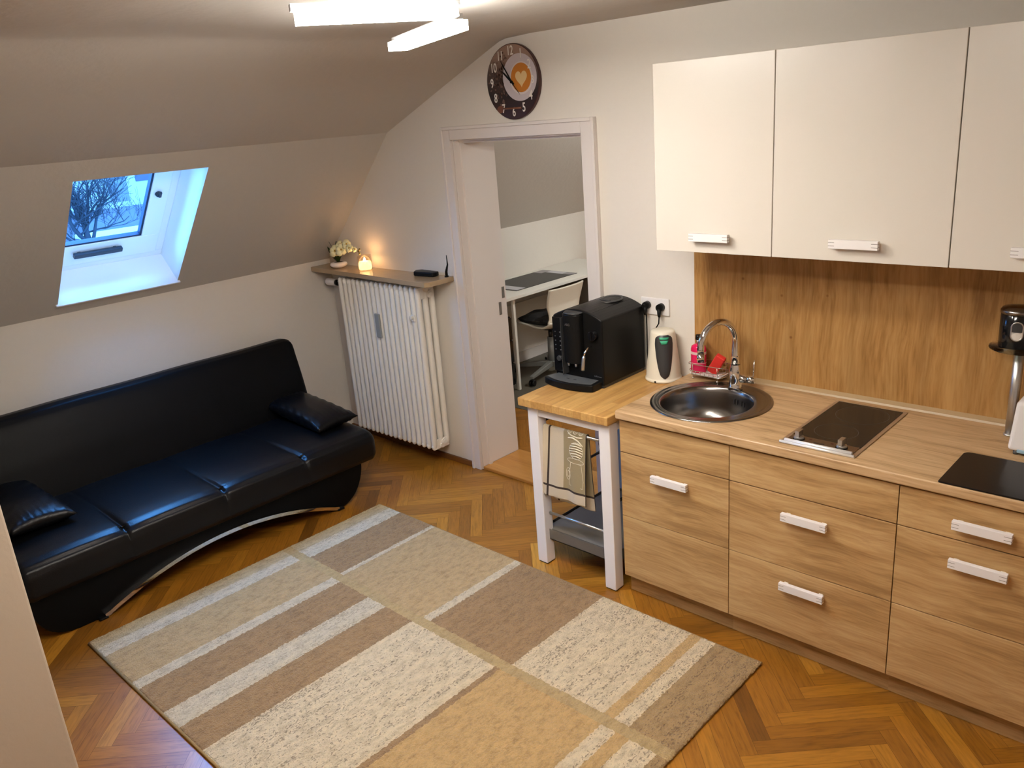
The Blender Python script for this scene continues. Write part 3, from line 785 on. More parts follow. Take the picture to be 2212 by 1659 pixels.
for k in range(48):
    t = 2*PI*k/48; hp.append((SX+.012+.0026*16*math.sin(t)**3*.95, SZ-.004+.0027*(13*math.cos(t)-5*math.cos(2*t)-2*math.cos(3*t)-math.cos(4*t))))
prism(b, hp, 'y', -.025, -.0246); obj('heart_print', b, plain('heart', srgb(222, 192, 140), .4), clk)
b = BM(); rb_ = random.Random(2)
for k in range(150):
    a = rb_.uniform(0, 2*PI); x = ccx-.075+rb_.gauss(0, .028); z = ccz+.005+rb_.gauss(0, .055)
    if math.hypot(x-SX, z-SZ) < .118 or math.hypot(x-ccx, z-ccz) > .165: continue
    pts = [(x+.0065*math.cos(t)*math.cos(a)-.0042*math.sin(t)*math.sin(a), z+.0065*math.cos(t)*math.sin(a)+.0042*math.sin(t)*math.cos(a)) for t in [2*PI*i/10 for i in range(10)]]
    prism(b, pts, 'y', -.0238, -.0228, rb_.randrange(2))
o = obj('bean_print', b, [plain('bean_a', srgb(64, 42, 34), .4), plain('bean_b', srgb(112, 86, 74), .4)], clk)
b = BM(); tube(b, [(ccx-.075, -.0235, ccz-.125), (ccx+.05, -.0235, ccz-.128)], .005, 8); disc(b, ccx-.095, ccz-.128, .024, .018, -.0242, 24, 0, -.0228)
obj('spoon_print', b, plain('spoon', srgb(112, 68, 46), .4), clk)
for n in range(1, 13):
    a = PI/2-n*PI/6; rr_ = .147
    faint = n in (1, 2, 3)
    text('numeral', str(n), .062 if n != 3 else .05, 'white_gloss' if not faint else 'clock_faint' if 'clock_faint' in M else 'white_gloss', clk, face_y(ccx+rr_*math.cos(a)*.96, -.0255, ccz+rr_*math.sin(a)), sx=.72, bold=.0008)
b = BM()
def hand(b, ang, l0, l1, w, y):
    d = Vector((math.sin(ang), 0, math.cos(ang))); s = Vector((d.z, 0, -d.x)); c = Vector((ccx, y, ccz))
    P = [c-d*l0-s*w, c-d*l0+s*w, c+d*l1*.75+s*w*.8, c+d*l1, c+d*l1*.75-s*w*.8]
    A = [b.verts.new(p) for p in P]; B = [b.verts.new(p-Vector((0, .001, 0))) for p in P]
    for i in range(5): b.faces.new((A[i], A[(i+1) % 5], B[(i+1) % 5], B[i]))
    b.faces.new(B); b.faces.new(list(reversed(A)))
hand(b, math.radians(-33), .02, .13, .004, -.028); obj('minute_hand', b, 'black_plastic', clk)
b = BM(); hand(b, math.radians(-48), .02, .085, .0055, -.0295)
obj('hour_hand', b, 'black_plastic', clk)
b = BM(); hand(b, math.radians(140), .03, .085, .002, -.031); cyl(b, (ccx, -.026, ccz), (ccx, -.034, ccz), .007)
obj('second_hand', b, 'black_plastic', clk)

# ---------------------------------------------------------------- kitchen
TOP = .9
FY = -.62      # front face of the base fronts
U = [0, .524, 1.156, 1.68]
handle_src = None
def handle_bm(xc, zc, yf, w=.172, h=.031):
    b = BM()
    y0, y1 = yf-.036, yf-.018
    x0, x1 = xc-w/2, xc+w/2
    box(b, x0, x1, y0, y1, zc-h/2, zc+h/2)
    for sx in (-1, 1):
        for dz in (-.006, .006):
            xa = xc+sx*w/2; box(b, min(xa, xa-sx*.022)-.0004, max(xa, xa-sx*.022)+.0004, y0-.0004, y1+.0002, zc+dz-.0011, zc+dz+.0011, 1)
    for sx in (-1, 1):
        xx = xc+sx*(w/2-.018); box(b, xx-.008, xx+.008, y1, yf-.0002, zc-.006, zc+.008, 2)
    return b
gm = plain('handle_groove', srgb(120, 110, 100), .5)
def handle(parent, xc, zc, yf):
    o = obj('handle', handle_bm(xc, zc, yf), ['white_plastic', gm, 'cream_plastic'], parent, bevel=.0012)
    o['label'] = 'white bar handle with grooved ends'
fronts = [
 # unit, z0, z1, handle z
 (0, [(.7075, .852, None), (.4015, .7035, .631), (.098, .3985, None)]),
 (1, [(.7075, .852, None), (.4015, .7035, .628), (.098, .3985, .332)]),
 (2, [(.7075, .852, .772), (.4015, .7035, .632), (.098, .3985, None)]),
]
ulab = ['oak-look base cabinet under the sink with one white handle', 'oak-look base cabinet under the hob with two white handles', 'oak-look base cabinet under the black board, at the right edge']
for (k, fs) in fronts:
    x0, x1 = U[k], U[k+1]
    t = thing('base_cabinet', ulab[k], 'cabinet', ((x0+x1)/2, -.31, 0), 'oak-look base cabinets')
    b = BM(); box(b, x0+.0165, x1-.0165, FY+.02, -.014, .098, .114); box(b, x0+.0165, x0+.03, FY+.02, -.014, .114, .855); box(b, x1-.016, x1-.0005, FY+.02, -.014, .098, .855); box(b, x0+.03, x1-.016, -.03, -.014, .114, .855); box(b, x0+.03, x1-.016, FY+.02, FY+.032, .114, .855); obj('carcass', b, 'dark_gap', t)
    b = BM(); box(b, x0+.0045 if k == 0 else x0, x1, -.578, -.56, .001, .097); obj('plinth', b, 'sonoma_side', t)
    for (z0, z1, hz) in fs:
        b = BM(); box(b, x0+.0016, x1-.0016, FY, FY+.019, z0, z1)
        d = obj('drawer_front' , b, 'sonoma', t, bevel=.0012)
        if hz: handle(d, (x0+x1)/2, hz, FY)
    if k == 0:
        b = BM(); box(b, x0+.0005, x0+.016, FY+.019, -.01, .098, .855); obj('side_panel', b, 'sonoma_side', t)
# worktop with sink cut-out
SKX, SKY, SKR = .277, -.335, .257
def circ(cx, cy, r, n): return [(cx+r*math.cos(2*PI*k/n), cy+r*math.sin(2*PI*k/n)) for k in range(n)]
b = BM(); wt = [-.0072, 1.70, -.6394, -.002, TOP-.038, TOP]
NB = 64; hole = circ(SKX-.01, SKY-.008, .215, NB)
def to_rect(x, y, cx, cy):
    dx, dy = x-cx, y-cy; ts = []
    X0, X1, Y0, Y1 = wt[0], SKX+.3, wt[2], wt[3]
    if dx > 1e-9: ts.append((X1-cx)/dx)
    if dx < -1e-9: ts.append((X0-cx)/dx)
    if dy > 1e-9: ts.append((Y1-cy)/dy)
    if dy < -1e-9: ts.append((Y0-cy)/dy)
    t_ = min(ts); return (cx+dx*t_, cy+dy*t_)
b = BM(); cxh, cyh = SKX-.01, SKY-.008
# angles incl. corners
import itertools
angs = sorted([2*PI*k/NB for k in range(NB)]+[math.atan2(Y-cyh, X-cxh) % (2*PI) for X in (wt[0], SKX+.3) for Y in (wt[2], wt[3])])
inn = [(cxh+.215*math.cos(a), cyh+.215*math.sin(a)) for a in angs]; outr = [to_rect(p[0], p[1], cxh, cyh) for p in inn]
vi = {}
def mkv(p, z): return b.verts.new((p[0], p[1], z))
IT = [mkv(p, TOP) for p in inn]; OT = [mkv(p, TOP) for p in outr]; IB = [mkv(p, TOP-.038) for p in inn]; OB = [mkv(p, TOP-.038) for p in outr]
n = len(angs)
for i in range(n):
    j = (i+1) % n
    b.faces.new((IT[i], OT[i], OT[j], IT[j])); b.faces.new((IB[j], OB[j], OB[i], IB[i])); b.faces.new((IT[j], IB[j], IB[i], IT[i]))
    if not (abs(outr[i][0]-(SKX+.3)) < 1e-6 and abs(outr[j][0]-(SKX+.3)) < 1e-6): b.faces.new((OT[i], OB[i], OB[j], OT[j]))
# remaining slab to the right
x0, x1 = SKX+.3, wt[1]
v = [b.verts.new(p) for p in ((x0, wt[2], TOP-.038), (x1, wt[2], TOP-.038), (x1, wt[3], TOP-.038), (x0, wt[3], TOP-.038), (x0, wt[2], TOP), (x1, wt[2], TOP), (x1, wt[3], TOP), (x0, wt[3], TOP))]
for f in ((0, 3, 2, 1), (4, 5, 6, 7), (0, 1, 5, 4), (1, 2, 6, 5), (2, 3, 7, 6)): b.faces.new([v[i] for i in f])
bmesh.ops.remove_doubles(b, verts=b.verts, dist=1e-6)
bmesh.ops.dissolve_limit(b, angle_limit=.001, verts=b.verts, edges=b.edges) if False else None
wk = obj('worktop', b, 'worktop', bevel=.007, bseg=3, recalc=True, loc=(.85, -.32, TOP-.038))
tag(wk, 'long oak-look worktop with rounded front edge over the base cabinets', 'worktop')
# splashback and sealing strip
b = BM(); box(b, .004, XR-.001, -.012, -.0005, TOP+.001, 1.56)
tag(obj('splashback', b, 'splash', loc=(.85, 0, 1.2)), 'oak plank look splashback panel between worktop and wall cabinets', 'panel')
b = BM(); prism(b, [(-.0125, TOP+.0005), (-.034, TOP+.0005), (-.03, TOP+.008), (-.0125, TOP+.02)], 'x', .006, 1.7)
tag(obj('sealing_strip', b, plain('seal_strip', srgb(176, 150, 112), .35), loc=(.85, -.02, TOP)), 'pale sealing strip along the back edge of the worktop', 'strip')

# sink
sk = thing('sink', 'round stainless steel sink set into the worktop', 'sink', (SKX, SKY, TOP))
b = BM(); seg = 64
prof = [(.257, .0006, 0), (.257, .003, 0), (.25, .0055, 0), (.236, .006, 0), (.232, .0035, 0), (.228, .0035, .1), (.205, .0035, 1), (.198, .002, 1), (.193, -.004, 1), (.188, -.02, 1), (.183, -.08, 1), (.172, -.125, 1), (.15, -.145, 1), (.06, -.152, 1), (.045, -.155, 1), (.042, -.162, 1), (0, -.163, 1)]
rings = []
for r, z, k in prof:
    cxx, cyy = SKX-.012*k, SKY-.014*k
    rings.append([b.verts.new((cxx+r*math.cos(2*PI*i/seg), cyy+r*math.sin(2*PI*i/seg), TOP+z)) for i in range(seg)] if r else [b.verts.new((cxx, cyy, TOP+z))])
for A, B in zip(rings, rings[1:]):
    for i in range(seg):
        j = (i+1) % seg
        f = b.faces.new((A[i], A[j], B[j], B[i]) if len(B) > 1 else (A[i], A[j], B[0])); f.smooth = True
obj('bowl', b, 'steel', sk)
b = BM(); bx0, by0 = SKX-.012, SKY-.014
for k in range(4):
    a = math.radians(62+k*5.2+(3 if k > 1 else 0)); r = .1835
    p = Vector((bx0+r*math.cos(a), by0+r*math.sin(a), TOP-.05)); d = Vector((math.cos(a), math.sin(a), 0)); s = Vector((-d.y, d.x, 0))
    for (sg) in (1,):
        vs = [b.verts.new(p-d*.0012+s*w_+Vector((0, 0, h_))) for w_, h_ in ((-.003, -.011), (.003, -.011), (.003, .011), (-.003, .011))]
        b.faces.new(vs); obj('overflow_slot', b, 'dark_gap', sk); b = BM()
b.free()
b = BM(); lathe(b, [(0, -.154), (.03, -.154), (.034, -.15), (.036, -.152)], (bx0, by0, TOP), 24)
for a in (0, PI/2): tube(b, [(bx0-.028*math.cos(a), by0-.028*math.sin(a), TOP-.15), (bx0-.01*math.cos(a), by0-.01*math.sin(a), TOP-.132), (bx0+.01*math.cos(a), by0+.01*math.sin(a), TOP-.132), (bx0+.028*math.cos(a), by0+.028*math.sin(a), TOP-.15)], .003, 8)
obj('drain_strainer', b, 'chrome', sk)

# faucet
fx, fy = .292, -.152
fa = thing('faucet', 'tall chrome gooseneck faucet behind the round sink', 'faucet', (fx, fy, TOP))
b = BM(); lathe(b, [(0, .004), (.031, .004), (.032, .008), (.028, .02), (.026, .05), (.026, .088), (.0225, .11), (.0205, .118)], (fx, fy, TOP), 32); obj('faucet_body', b, 'chrome', fa)
th = math.radians(250); du = Vector((math.cos(th), math.sin(th), 0)); R0 = .095
pts = [Vector((fx, fy, TOP+.113)), Vector((fx, fy, TOP+.16)), Vector((fx, fy, TOP+.222))]
for k in range(1, 17):
    a = PI*k/16; pts.append(Vector((fx, fy, TOP+.222))+du*(R0-R0*math.cos(a))+Vector((0, 0, R0*1.08*math.sin(a))))
pts.append(pts[-1]+Vector((0, 0, -.02)))
b = BM(); tube(b, pts, [.0205, .0178, .0152]+[.0148]*16+[.0148], 20); obj('spout', b, 'chrome', fa)
e = pts[-1]; b = BM(); cyl(b, e, e+Vector((0, 0, -.035)), .016, .0157); obj('aerator', b, 'chrome', fa)
b = BM(); hd = Vector((.97, .22, -.02)).normalized(); p0 = Vector((fx, fy, TOP+.055))
cyl(b, p0+hd*.015, p0+hd*.05, .018); cyl(b, p0+hd*.052, p0+hd*.085, .0185, .017)
tube(b, [p0+hd*.078+Vector((0, 0, .012)), p0+hd*.082+Vector((0, 0, .09))], [.0032, .0022], 10)
obj('lever', b, 'chrome', fa)

# dish basket + soap + sponge
bkx, bky = .118, -.075
bk = thing('wire_basket', 'small chrome wire basket holding soap and sponge behind the sink', 'basket', (bkx, bky, TOP))
b = BM(); zb = TOP+.024; w2, d2 = .083, .042
def rrect(cx, cy, w, d, z, r=.02, n=5):
    P = []
    for (sx, sy, a0) in ((1, 1, 0), (-1, 1, PI/2), (-1, -1, PI), (1, -1, 1.5*PI)):
        for k in range(n+1):
            a = a0+PI/2*k/n; P.append(Vector((cx+sx*(w-r)+r*math.cos(a), cy+sy*(d-r)+r*math.sin(a), z)))
    return P+[P[0]]
tube(b, rrect(bkx, bky, w2, d2, zb), .0018, 8, cap=False); tube(b, rrect(bkx, bky, w2+.004, d2+.002, zb+.018), .002, 8, cap=False)
tube(b, rrect(bkx, bky, w2+.008, d2+.003, zb+.05), .002, 8, cap=False)
for k in range(7):
    x = bkx-w2+.015+k*(2*w2-.03)/6; tube(b, [(x, bky-d2-.003, zb+.018), (x, bky-d2, zb), (x, bky+d2, zb), (x, bky+d2+.003, zb+.018)], .0014, 6)
for sx in (-1, 1):
    for sy in (-1, 1):
        tube(b, [(bkx+sx*(w2-.02), bky+sy*d2*.9, TOP+.006), (bkx+sx*(w2-.02), bky+sy*d2, zb+.05)], .0016, 6)
obj('wire_frame', b, 'chrome', bk)
b = BM(); box(b, bkx-w2+.004, bkx+w2-.004, bky-d2+.003, bky+d2-.003, zb+.0016, zb+.005); obj('tray', b, 'white_plastic', bk)
for sx in (-1, 1):
    for sy in (-1, 1):
        b = BM(); lathe(b, [(0, 0), (.004, .001), (.006, .005), (.004, .009), (0, .01)], (bkx+sx*(w2-.02), bky+sy*d2*.9, TOP+.0005), 12); obj('foot', b, 'chrome', bk)
zs = zb+.0055; sx_, sy_ = .064, -.078
so = thing('soap_bottle', 'pink soap bottle with black pump standing in the wire basket', 'soap bottle', (sx_, sy_, zs))
b = BM(); lathe(b, [(0, 0), (.034, 0), (.0365, .004), (.0365, .108), (.033, .122), (.02, .131), (.012, .134), (0, .134)], (sx_, sy_, zs), 32, sy=.85); obj('bottle', b, 'pink', so)
b = BM(); lathe(b, [(.0367, .086), (.037, .087), (.037, .098), (.0367, .099)], (sx_, sy_, zs), 32, sy=.85); obj('label_band', b, 'pinklabel', so)
b = BM(); lathe(b, [(.0367, .044), (.037, .0442), (.037, .0462), (.0367, .0465)], (sx_, sy_, zs), 32, sy=.85); obj('label_line', b, 'pinklabel', so)
b = BM(); nn = Vector((.45, -.89, 0)).normalized(); pp = Vector((sx_+.037*nn.x, sy_+.0325*nn.y, zs+.07)); u_ = Vector((nn.y, -nn.x, 0))
vs = [pp+nn*.0012+(u_*math.cos(a)+Vector((0, 0, 1))*math.sin(a))*(.010 if i % 2 else .0075) for i, a in enumerate([2*PI*i/16 for i in range(16)])]
b.faces.new([b.verts.new(p) for p in vs]); obj('flower_mark', b, 'orange', so, solid=.0006)
b = BM(); cyl(b, (sx_, sy_, zs+.132), (sx_, sy_, zs+.155), .010); obj('collar', b, 'alu', so)
b = BM(); cyl(b, (sx_, sy_, zs+.154), (sx_, sy_, zs+.176), .014, .013); tube(b, [(sx_, sy_, zs+.170), (sx_+.02, sy_-.012, zs+.172), (sx_+.032, sy_-.02, zs+.166)], [.006, .005, .0035], 10); obj('pump', b, 'black_plastic', so)
b = BM(); box(b, -.024, .024, -.016, .016, -.048, .048)
bmesh.ops.bevel(b, geom=list(b.edges), offset=.009, segments=3, profile=.6, affect='EDGES')
bmesh.ops.transform(b, matrix=Matrix.Translation((.158, -.079, zs+.048)) @ Matrix.Rotation(math.radians(32), 4, 'Y') @ Matrix.Rotation(.25, 4, 'Z'), verts=b.verts)
tag(obj('sponge', b, 'red', loc=(.158, -.079, zs)), 'red sponge leaning in the wire basket beside the soap', 'sponge')

# hob
hb = thing('hob', 'two-zone black glass hob with steel frame and two knobs', 'hob', (.853, -.335, TOP))
HX0, HX1, HY0, HY1 = .712, .993, -.595, -.073
b = BM(); box(b, HX0, HX1, HY0, HY1, TOP+.0005, TOP+.0045); obj('frame', b, plain('hob_frame', (.60, .53, .44), .32, .9), hb, bevel=.0015)
b = BM(); box(b, HX0+.014, HX1-.014, -.508, HY1-.012, TOP+.004, TOP+.0062); obj('glass_top', b, 'black_ceramic', hb, bevel=.001)
b = BM(); box(b, HX0+.016, HX1-.016, HY0+.02, -.509, TOP+.0042, TOP+.0075); obj('control_strip', b, plain('bronze_steel', (.22, .17, .12), .35, .9), hb, bevel=.002)
b = BM(); tube(b, [(HX0+.016, HY0+.016, TOP+.008), (HX1-.016, HY0+.016, TOP+.009)], .0075, 12); tube(b, [(HX0+.003, HY0+.002, TOP+.0055), (HX1-.003, HY0+.002, TOP+.0055)], .0055, 12); obj('front_rail', b, plain('rail_lamp_glint', (.95, .95, .95), .3, .35), hb)  # near-white colour paints the lamp's reflection onto the rails
def ringm(b, cx, cy, r, z, w=.0012, seg=64):
    A = [b.verts.new((cx+(r-w)*math.cos(2*PI*k/seg), cy+(r-w)*math.sin(2*PI*k/seg), z)) for k in range(seg)]
    B = [b.verts.new((cx+r*math.cos(2*PI*k/seg), cy+r*math.sin(2*PI*k/seg), z)) for k in range(seg)]
    for k in range(seg): b.faces.new((A[k], B[k], B[(k+1) % seg], A[(k+1) % seg]))
for cy_, r in ((-.195, .098), (-.405, .078)):
    b = BM(); ringm(b, .853+(.01 if r > .09 else -.005), cy_, r, TOP+.0064); obj('cooking_zone', b, 'ring', hb)
for xk in (.766, .925):
    b = BM(); cyl(b, (xk, -.542, TOP+.0076), (xk, -.542, TOP+.0095), .0215); k = obj('knob_collar', b, 'black_plastic', hb)
    b = BM(); cyl(b, (xk, -.542, TOP+.0096), (xk, -.542, TOP+.019), .0195, .018); box(b, xk-.008, xk+.008, -.561, -.523, TOP+.019, TOP+.042); obj('knob', b, 'alu', hb, bevel=.0015)
b = BM(); box(b, .826, .864, -.562, -.545, TOP+.0076, TOP+.009); obj('display', b, 'black_gloss', hb, bevel=.001)
for xx in (.805, .885):
    b = BM(); box(b, xx-.005, xx+.005, -.531, -.526, TOP+.0076, TOP+.0084); obj('indicator', b, plain('indicator', srgb(90, 30, 20), .4), hb)

# black glass board
b = BM()
P = []
for (x, y, a0) in ((1.675, -.372, 0), (1.297, -.372, PI/2), (1.281, -.63, PI), (1.675, -.63, 1.5*PI)):
    r = .022 if y > -.5 else .006
    for k in range(5):
        a = a0+PI/2*k/4; P.append((x+r*math.cos(a), y+r*math.sin(a)))
prism(b, P, 'z', TOP+.0008, TOP+.006)
tag(obj('cutting_board', b, 'black_board', bevel=.001, loc=(1.48, -.5, TOP)), 'black glass cutting board lying on the worktop at the right', 'board')

# glass corner shelf on chrome pole
gs = thing('glass_stand', 'round glass shelf on a chrome pole standing on the worktop', 'shelf', (1.352, -.105, TOP))
GX, GY = 1.352, -.105
b = BM(); lathe(b, [(0, .324), (.098, .324), (.1, .327), (.098, .33), (0, .33)], (GX+.004, GY, TOP), 48); obj('glass_plate', b, 'shelf_glass', gs)
b = BM(); cyl(b, (GX, GY, TOP+.003), (GX, GY, TOP+.323), .0165); obj('pole', b, 'alu', gs)
b = BM(); lathe(b, [(0, 0.001), (.021, 0.001), (.021, .004), (.016, .006)], (GX, GY, TOP), 24); obj('base_flange', b, 'alu', gs)
zj = TOP+.3305
JX, JR = GX-.014, .055
jr = thing('canister', 'black canister with steel lid and oval window on the glass shelf', 'canister', (JX, GY, zj))
b = BM(); lathe(b, [(0, 0), (JR-.002, 0), (JR, .003), (JR, .116), (JR-.002, .118), (0, .118)], (JX, GY, zj), 48); obj('body', b, 'black_gloss', jr)
b = BM(); lathe(b, [(JR-.001, .1185), (JR+.002, .1186), (JR+.002, .130), (JR-.001, .133), (JR-.003, .137), (.018, .144), (0, .145)], (JX, GY, zj), 48); obj('lid', b, 'steel', jr)
A0 = math.radians(-79)
def stad_fn(zc, w, h, r, w_in=None, lo=-9, hi=9):
    def f(u, v):
        a = 2*PI*u
        def st(w, h):
            return w*math.cos(a), w*math.sin(a)+(h-w)*(1 if math.sin(a) > 1e-6 else -1 if math.sin(a) < -1e-6 else 0)
        x1, z1 = st(w, h)
        x0, z0 = st(w-w_in, h-w_in) if w_in else (0, 0)
        x, z = x0+(x1-x0)*v, z0+(z1-z0)*v
        z = max(lo, min(hi, z)); t = A0+x/r
        return (JX+r*math.cos(t), GY+r*math.sin(t), zj+zc+z)
    return f
b = BM(); grid(b, stad_fn(.064, .0205, .034, JR+.0014, .0045), 48, 1, closeu=True); obj('window_ring', b, 'alu', jr, solid=.0008)
b = BM(); grid(b, stad_fn(.064, .0165, .030, JR+.0007), 48, 3, closeu=True); obj('window', b, 'dark_grey', jr)
b = BM(); grid(b, stad_fn(.064, .0163, .0298, JR+.0011, None, -9, -.003), 48, 3, closeu=True); obj('contents', b, plain('sugar', srgb(225, 220, 212), .8), jr)

# white toaster at the right edge
TX, TY = 1.385, -.29
to = thing('toaster', 'white toaster cut off at the right edge of the worktop', 'toaster', (TX+.1, TY+.09, TOP))
b = BM()
def tp(z): return TX+(.0 if z < .1 else .0)
v0 = [(TX, TY, TOP+.014), (TX+.29, TY, TOP+.014), (TX+.29, TY+.17, TOP+.014), (TX, TY+.17, TOP+.014)]
v1 = [(TX+.012, TY+.008, TOP+.19), (TX+.278, TY+.008, TOP+.19), (TX+.278, TY+.162, TOP+.19), (TX+.012, TY+.162, TOP+.19)]
A = [b.verts.new(p) for p in v0]; B_ = [b.verts.new(p) for p in v1]
b.faces.new(list(reversed(A))); b.faces.new(B_)
for i in range(4): b.faces.new((A[i], A[(i+1) % 4], B_[(i+1) % 4], B_[i]))
obj('housing', b, 'white_plastic', to, bevel=.014, bseg=4)
b = BM(); box(b, TX+.035, TX+.255, TY+.045, TY+.075, TOP+.188, TOP+.1912); box(b, TX+.035, TX+.255, TY+.1, TY+.13, TOP+.188, TOP+.1912); obj('slots', b, 'dark_gap', to)
b = BM(); box(b, TX+.03, TX+.26, TY-.001, TY+.17, TOP+.010, TOP+.024); obj('base_band', b, plain('pale_blue', srgb(150, 185, 205), .4), to, bevel=.004)
for xx in (TX+.025, TX+.265):
    for yy in (TY+.02, TY+.15):
        b = BM(); cyl(b, (xx, yy, TOP+.0005), (xx, yy, TOP+.014), .009); obj('foot', b, 'grey_plastic', to)

# wall cabinets
WX = [.041, .556, 1.175, 1.705]; WZ0, WZ1 = 1.542, 2.272; WY = -.37
wl = ['white wall cabinet nearest the doorway', 'white wall cabinet above the hob, the middle one', 'white wall cabinet cut off by the right edge of the photo']
hx = [.304, .872, 1.443]
for k in range(3):
    x0, x1 = WX[k], WX[k+1]
    t = thing('wall_cabinet', wl[k], 'cabinet', ((x0+x1)/2, -.18, WZ0), 'white wall cabinets')
    b = BM(); box(b, x0+.001, x1-.001, WY+.019, -.001 if False else -.013, WZ0+.001, WZ1-.001); obj('carcass', b, plain('cab_side', srgb(214, 204, 190), .5), t)
    b = BM(); box(b, x0+.0018, x1-.0018, WY, WY+.018, WZ0, WZ1); d = obj('door', b, 'wallcab', t, bevel=.0015)
    handle(d, hx[k], 1.607, WY)

# ---------------------------------------------------------------- kitchen trolley
ZT = .868
tr = thing('kitchen_trolley', 'white kitchen trolley with butcher block top beside the base cabinets', 'trolley', (-.3, -.33, 0))
TX0, TX1, TY0, TY1 = -.552, -.030, -.664, -.012
b = BM(); box(b, TX0, TX1, TY0, TY1, ZT-.04, ZT); obj('tabletop', b, 'butcher', tr, bevel=.004)
LZ = ZT-.0405
for (x0, y0) in ((-.514, -.6415), (-.097, -.6415), (-.514, -.095), (-.097, -.095)):
    b = BM(); box(b, x0, x0+.06, y0, y0+.06, .006, LZ); lg = obj('leg', b, 'lacquer', tr, bevel=.003)
    b = BM(); box(b, x0+.004, x0+.056, y0+.004, y0+.056, .0005, .006); obj('glide', b, 'black_plastic', lg)
b = BM(); box(b, -.454, -.097, -.635, -.615, LZ-.045, LZ); box(b, -.454, -.097, -.058, -.04, LZ-.045, LZ)
box(b, -.51, -.49, -.58, -.095, LZ-.045, LZ); box(b, -.06, -.042, -.58, -.095, LZ-.045, LZ); obj('apron', b, 'lacquer', tr, bevel=.002)
b = BM(); tube(b, [(-.454, -.6, .722), (-.097, -.6, .722)], .0075, 12); obj('towel_rail', b, 'alu', tr)
b = BM(); tube(b, [(-.454, -.6, .27), (-.097, -.6, .27)], .0065, 12); obj('guard_rail', b, 'alu', tr)
for (xx, zz) in ((-.484, .735), (-.07, .42), (-.484, .42)):
    b = BM(); tube(b, [(xx, -.582, zz), (xx, -.094, zz)], .0075, 10); obj('side_rail', b, 'blackmetal', tr)
b = BM(); x0, x1, y0, y1 = -.50, -.05, -.612, -.05
box(b, x0, x1, y0, y1, .13, .134)
box(b, -.454, -.097, y0, y0+.002, .13, .185); box(b, -.454, -.097, y1-.002, y1, .13, .185); box(b, x0, x0+.002, -.58, -.095, .13, .185); box(b, x1-.002, x1, -.58, -.095, .13, .185)
obj('lower_shelf', b, 'greymetal', tr)
b = BM(); box(b, x0+.01, x1-.01, y0+.02, y1-.01, .172, .176); obj('shelf_tray', b, plain('tray_grey', srgb(128, 124, 118), .45, .3), tr)
for xx in (-.12, -.2):
    b = BM(); tube(b, [(xx, -.6, .732), (xx, -.609, .728), (xx, -.611, .71), (xx, -.606, .69), (xx, -.612, .672), (xx-.01, -.622, .668)], .003, 8)
    if xx == -.12: obj('hook', b, 'blackmetal', tr)
    else: b.free()

# towel over the rail
tw = thing('kitchen_towel', 'cream and khaki tea towel with cup print on the trolley rail', 'towel', (-.32, -.6, .72))
TWX0, TWX1 = -.450, -.192
def towel_y(x, z, front):
    w = .005*math.sin(x*38+.6)+.003*math.sin(x*71+z*9)
    k = (0.73-z)
    return (-.6105-.022*min(1, k*3)+w*min(1, k*5)) if front else (-.5895+.05*k*1.2+w*.8*min(1, k*4))
def towel_path(s, x):
    # s 0..1 : front hem -> rail -> back hem
    zf, zb_ = .385, .335
    Lf, Lb, Lc = .737-.012-zf, .737-.012-zb_, .034
    T = Lf+Lc+Lb; d = s*T
    flare = .0
    if d < Lf:
        z = zf+d; y = towel_y(x, z, True); flare = (1-(z-zf)/Lf)
    elif d < Lf+Lc:
        a = PI*(d-Lf)/Lc; z = .725+.0108*math.sin(a)-.001; y = -.6-.0108*math.cos(a)
        k0 = (d-Lf)/Lc
    else:
        z = .725-(d-Lf-Lc); y = towel_y(x, z, False); flare = (d-Lf-Lc)/Lb*.3
    xx = x+(x-(TWX0+TWX1)/2)*.06*flare-.012*flare
    return (xx, y, z)
def tmat(u, v):  # u across, v along
    if abs(u-.155) < .022: return 1
    if u > .985: return 1
    zf_frac = v*(.34+.034+.39)
    if abs(zf_frac-.055) < .006 or abs(zf_frac-(.764-.07)) < .006: return 1
    if zf_frac < .05 or zf_frac > .70: return 0 if u < .5 else 0
    return 2 if u > .49 else 0
b = BM(); grid(b, lambda u, v: towel_path(v, TWX0+(TWX1-TWX0)*u), 90, 150, mfn=tmat)
obj('cloth', b, [plain('towel_cream', srgb(206, 192, 168), .9, bump=.3, bscale=500), plain('towel_brown', srgb(58, 44, 36), .9), plain('towel_khaki', srgb(158, 142, 108), .9, bump=.3, bscale=500)], tw, solid=.0022)
b = BM()
def onT(u, h):  # u across 0..1, h metres above the front hem
    p = Vector(towel_path(h/(.34+.034+.39), TWX0+(TWX1-TWX0)*u)); return p+Vector((0, -.0022, 0))
def stroke(b, pts, w=.0011):
    tube(b, [onT(u, h) for u, h in pts], w, 6)
W0 = TWX1-TWX0
def ell(cu, ch, ru, rh, n=18, a0=0, a1=2*PI): return [(cu+ru*math.cos(a0+(a1-a0)*k/n), ch+rh*math.sin(a0+(a1-a0)*k/n)) for k in range(n+1)]
stroke(b, [(.66, .20), (.62, .12), (.64, .085), (.93, .085), (.95, .12), (.90, .20), (.66, .20)])
stroke(b, ell(.60, .14, .055, .03, 14)); stroke(b, ell(.60, .14, .028, .016, 12), .0012)
stroke(b, ell(.77, .212, .19, .012, 20))
for k in range(6):
    ch = .232+k*.012; ru = .15*math.sqrt(max(.05, 1-((ch-.262)/.042)**2)); stroke(b, [(.78-ru, ch), (.78, ch+.004), (.78+ru, ch)], .0028)
stroke(b, ell(.78, .262, .155, .04, 22))
stroke(b, [(.60, .318), (.70, .322), (.82, .312), (.93, .292)], .0035)
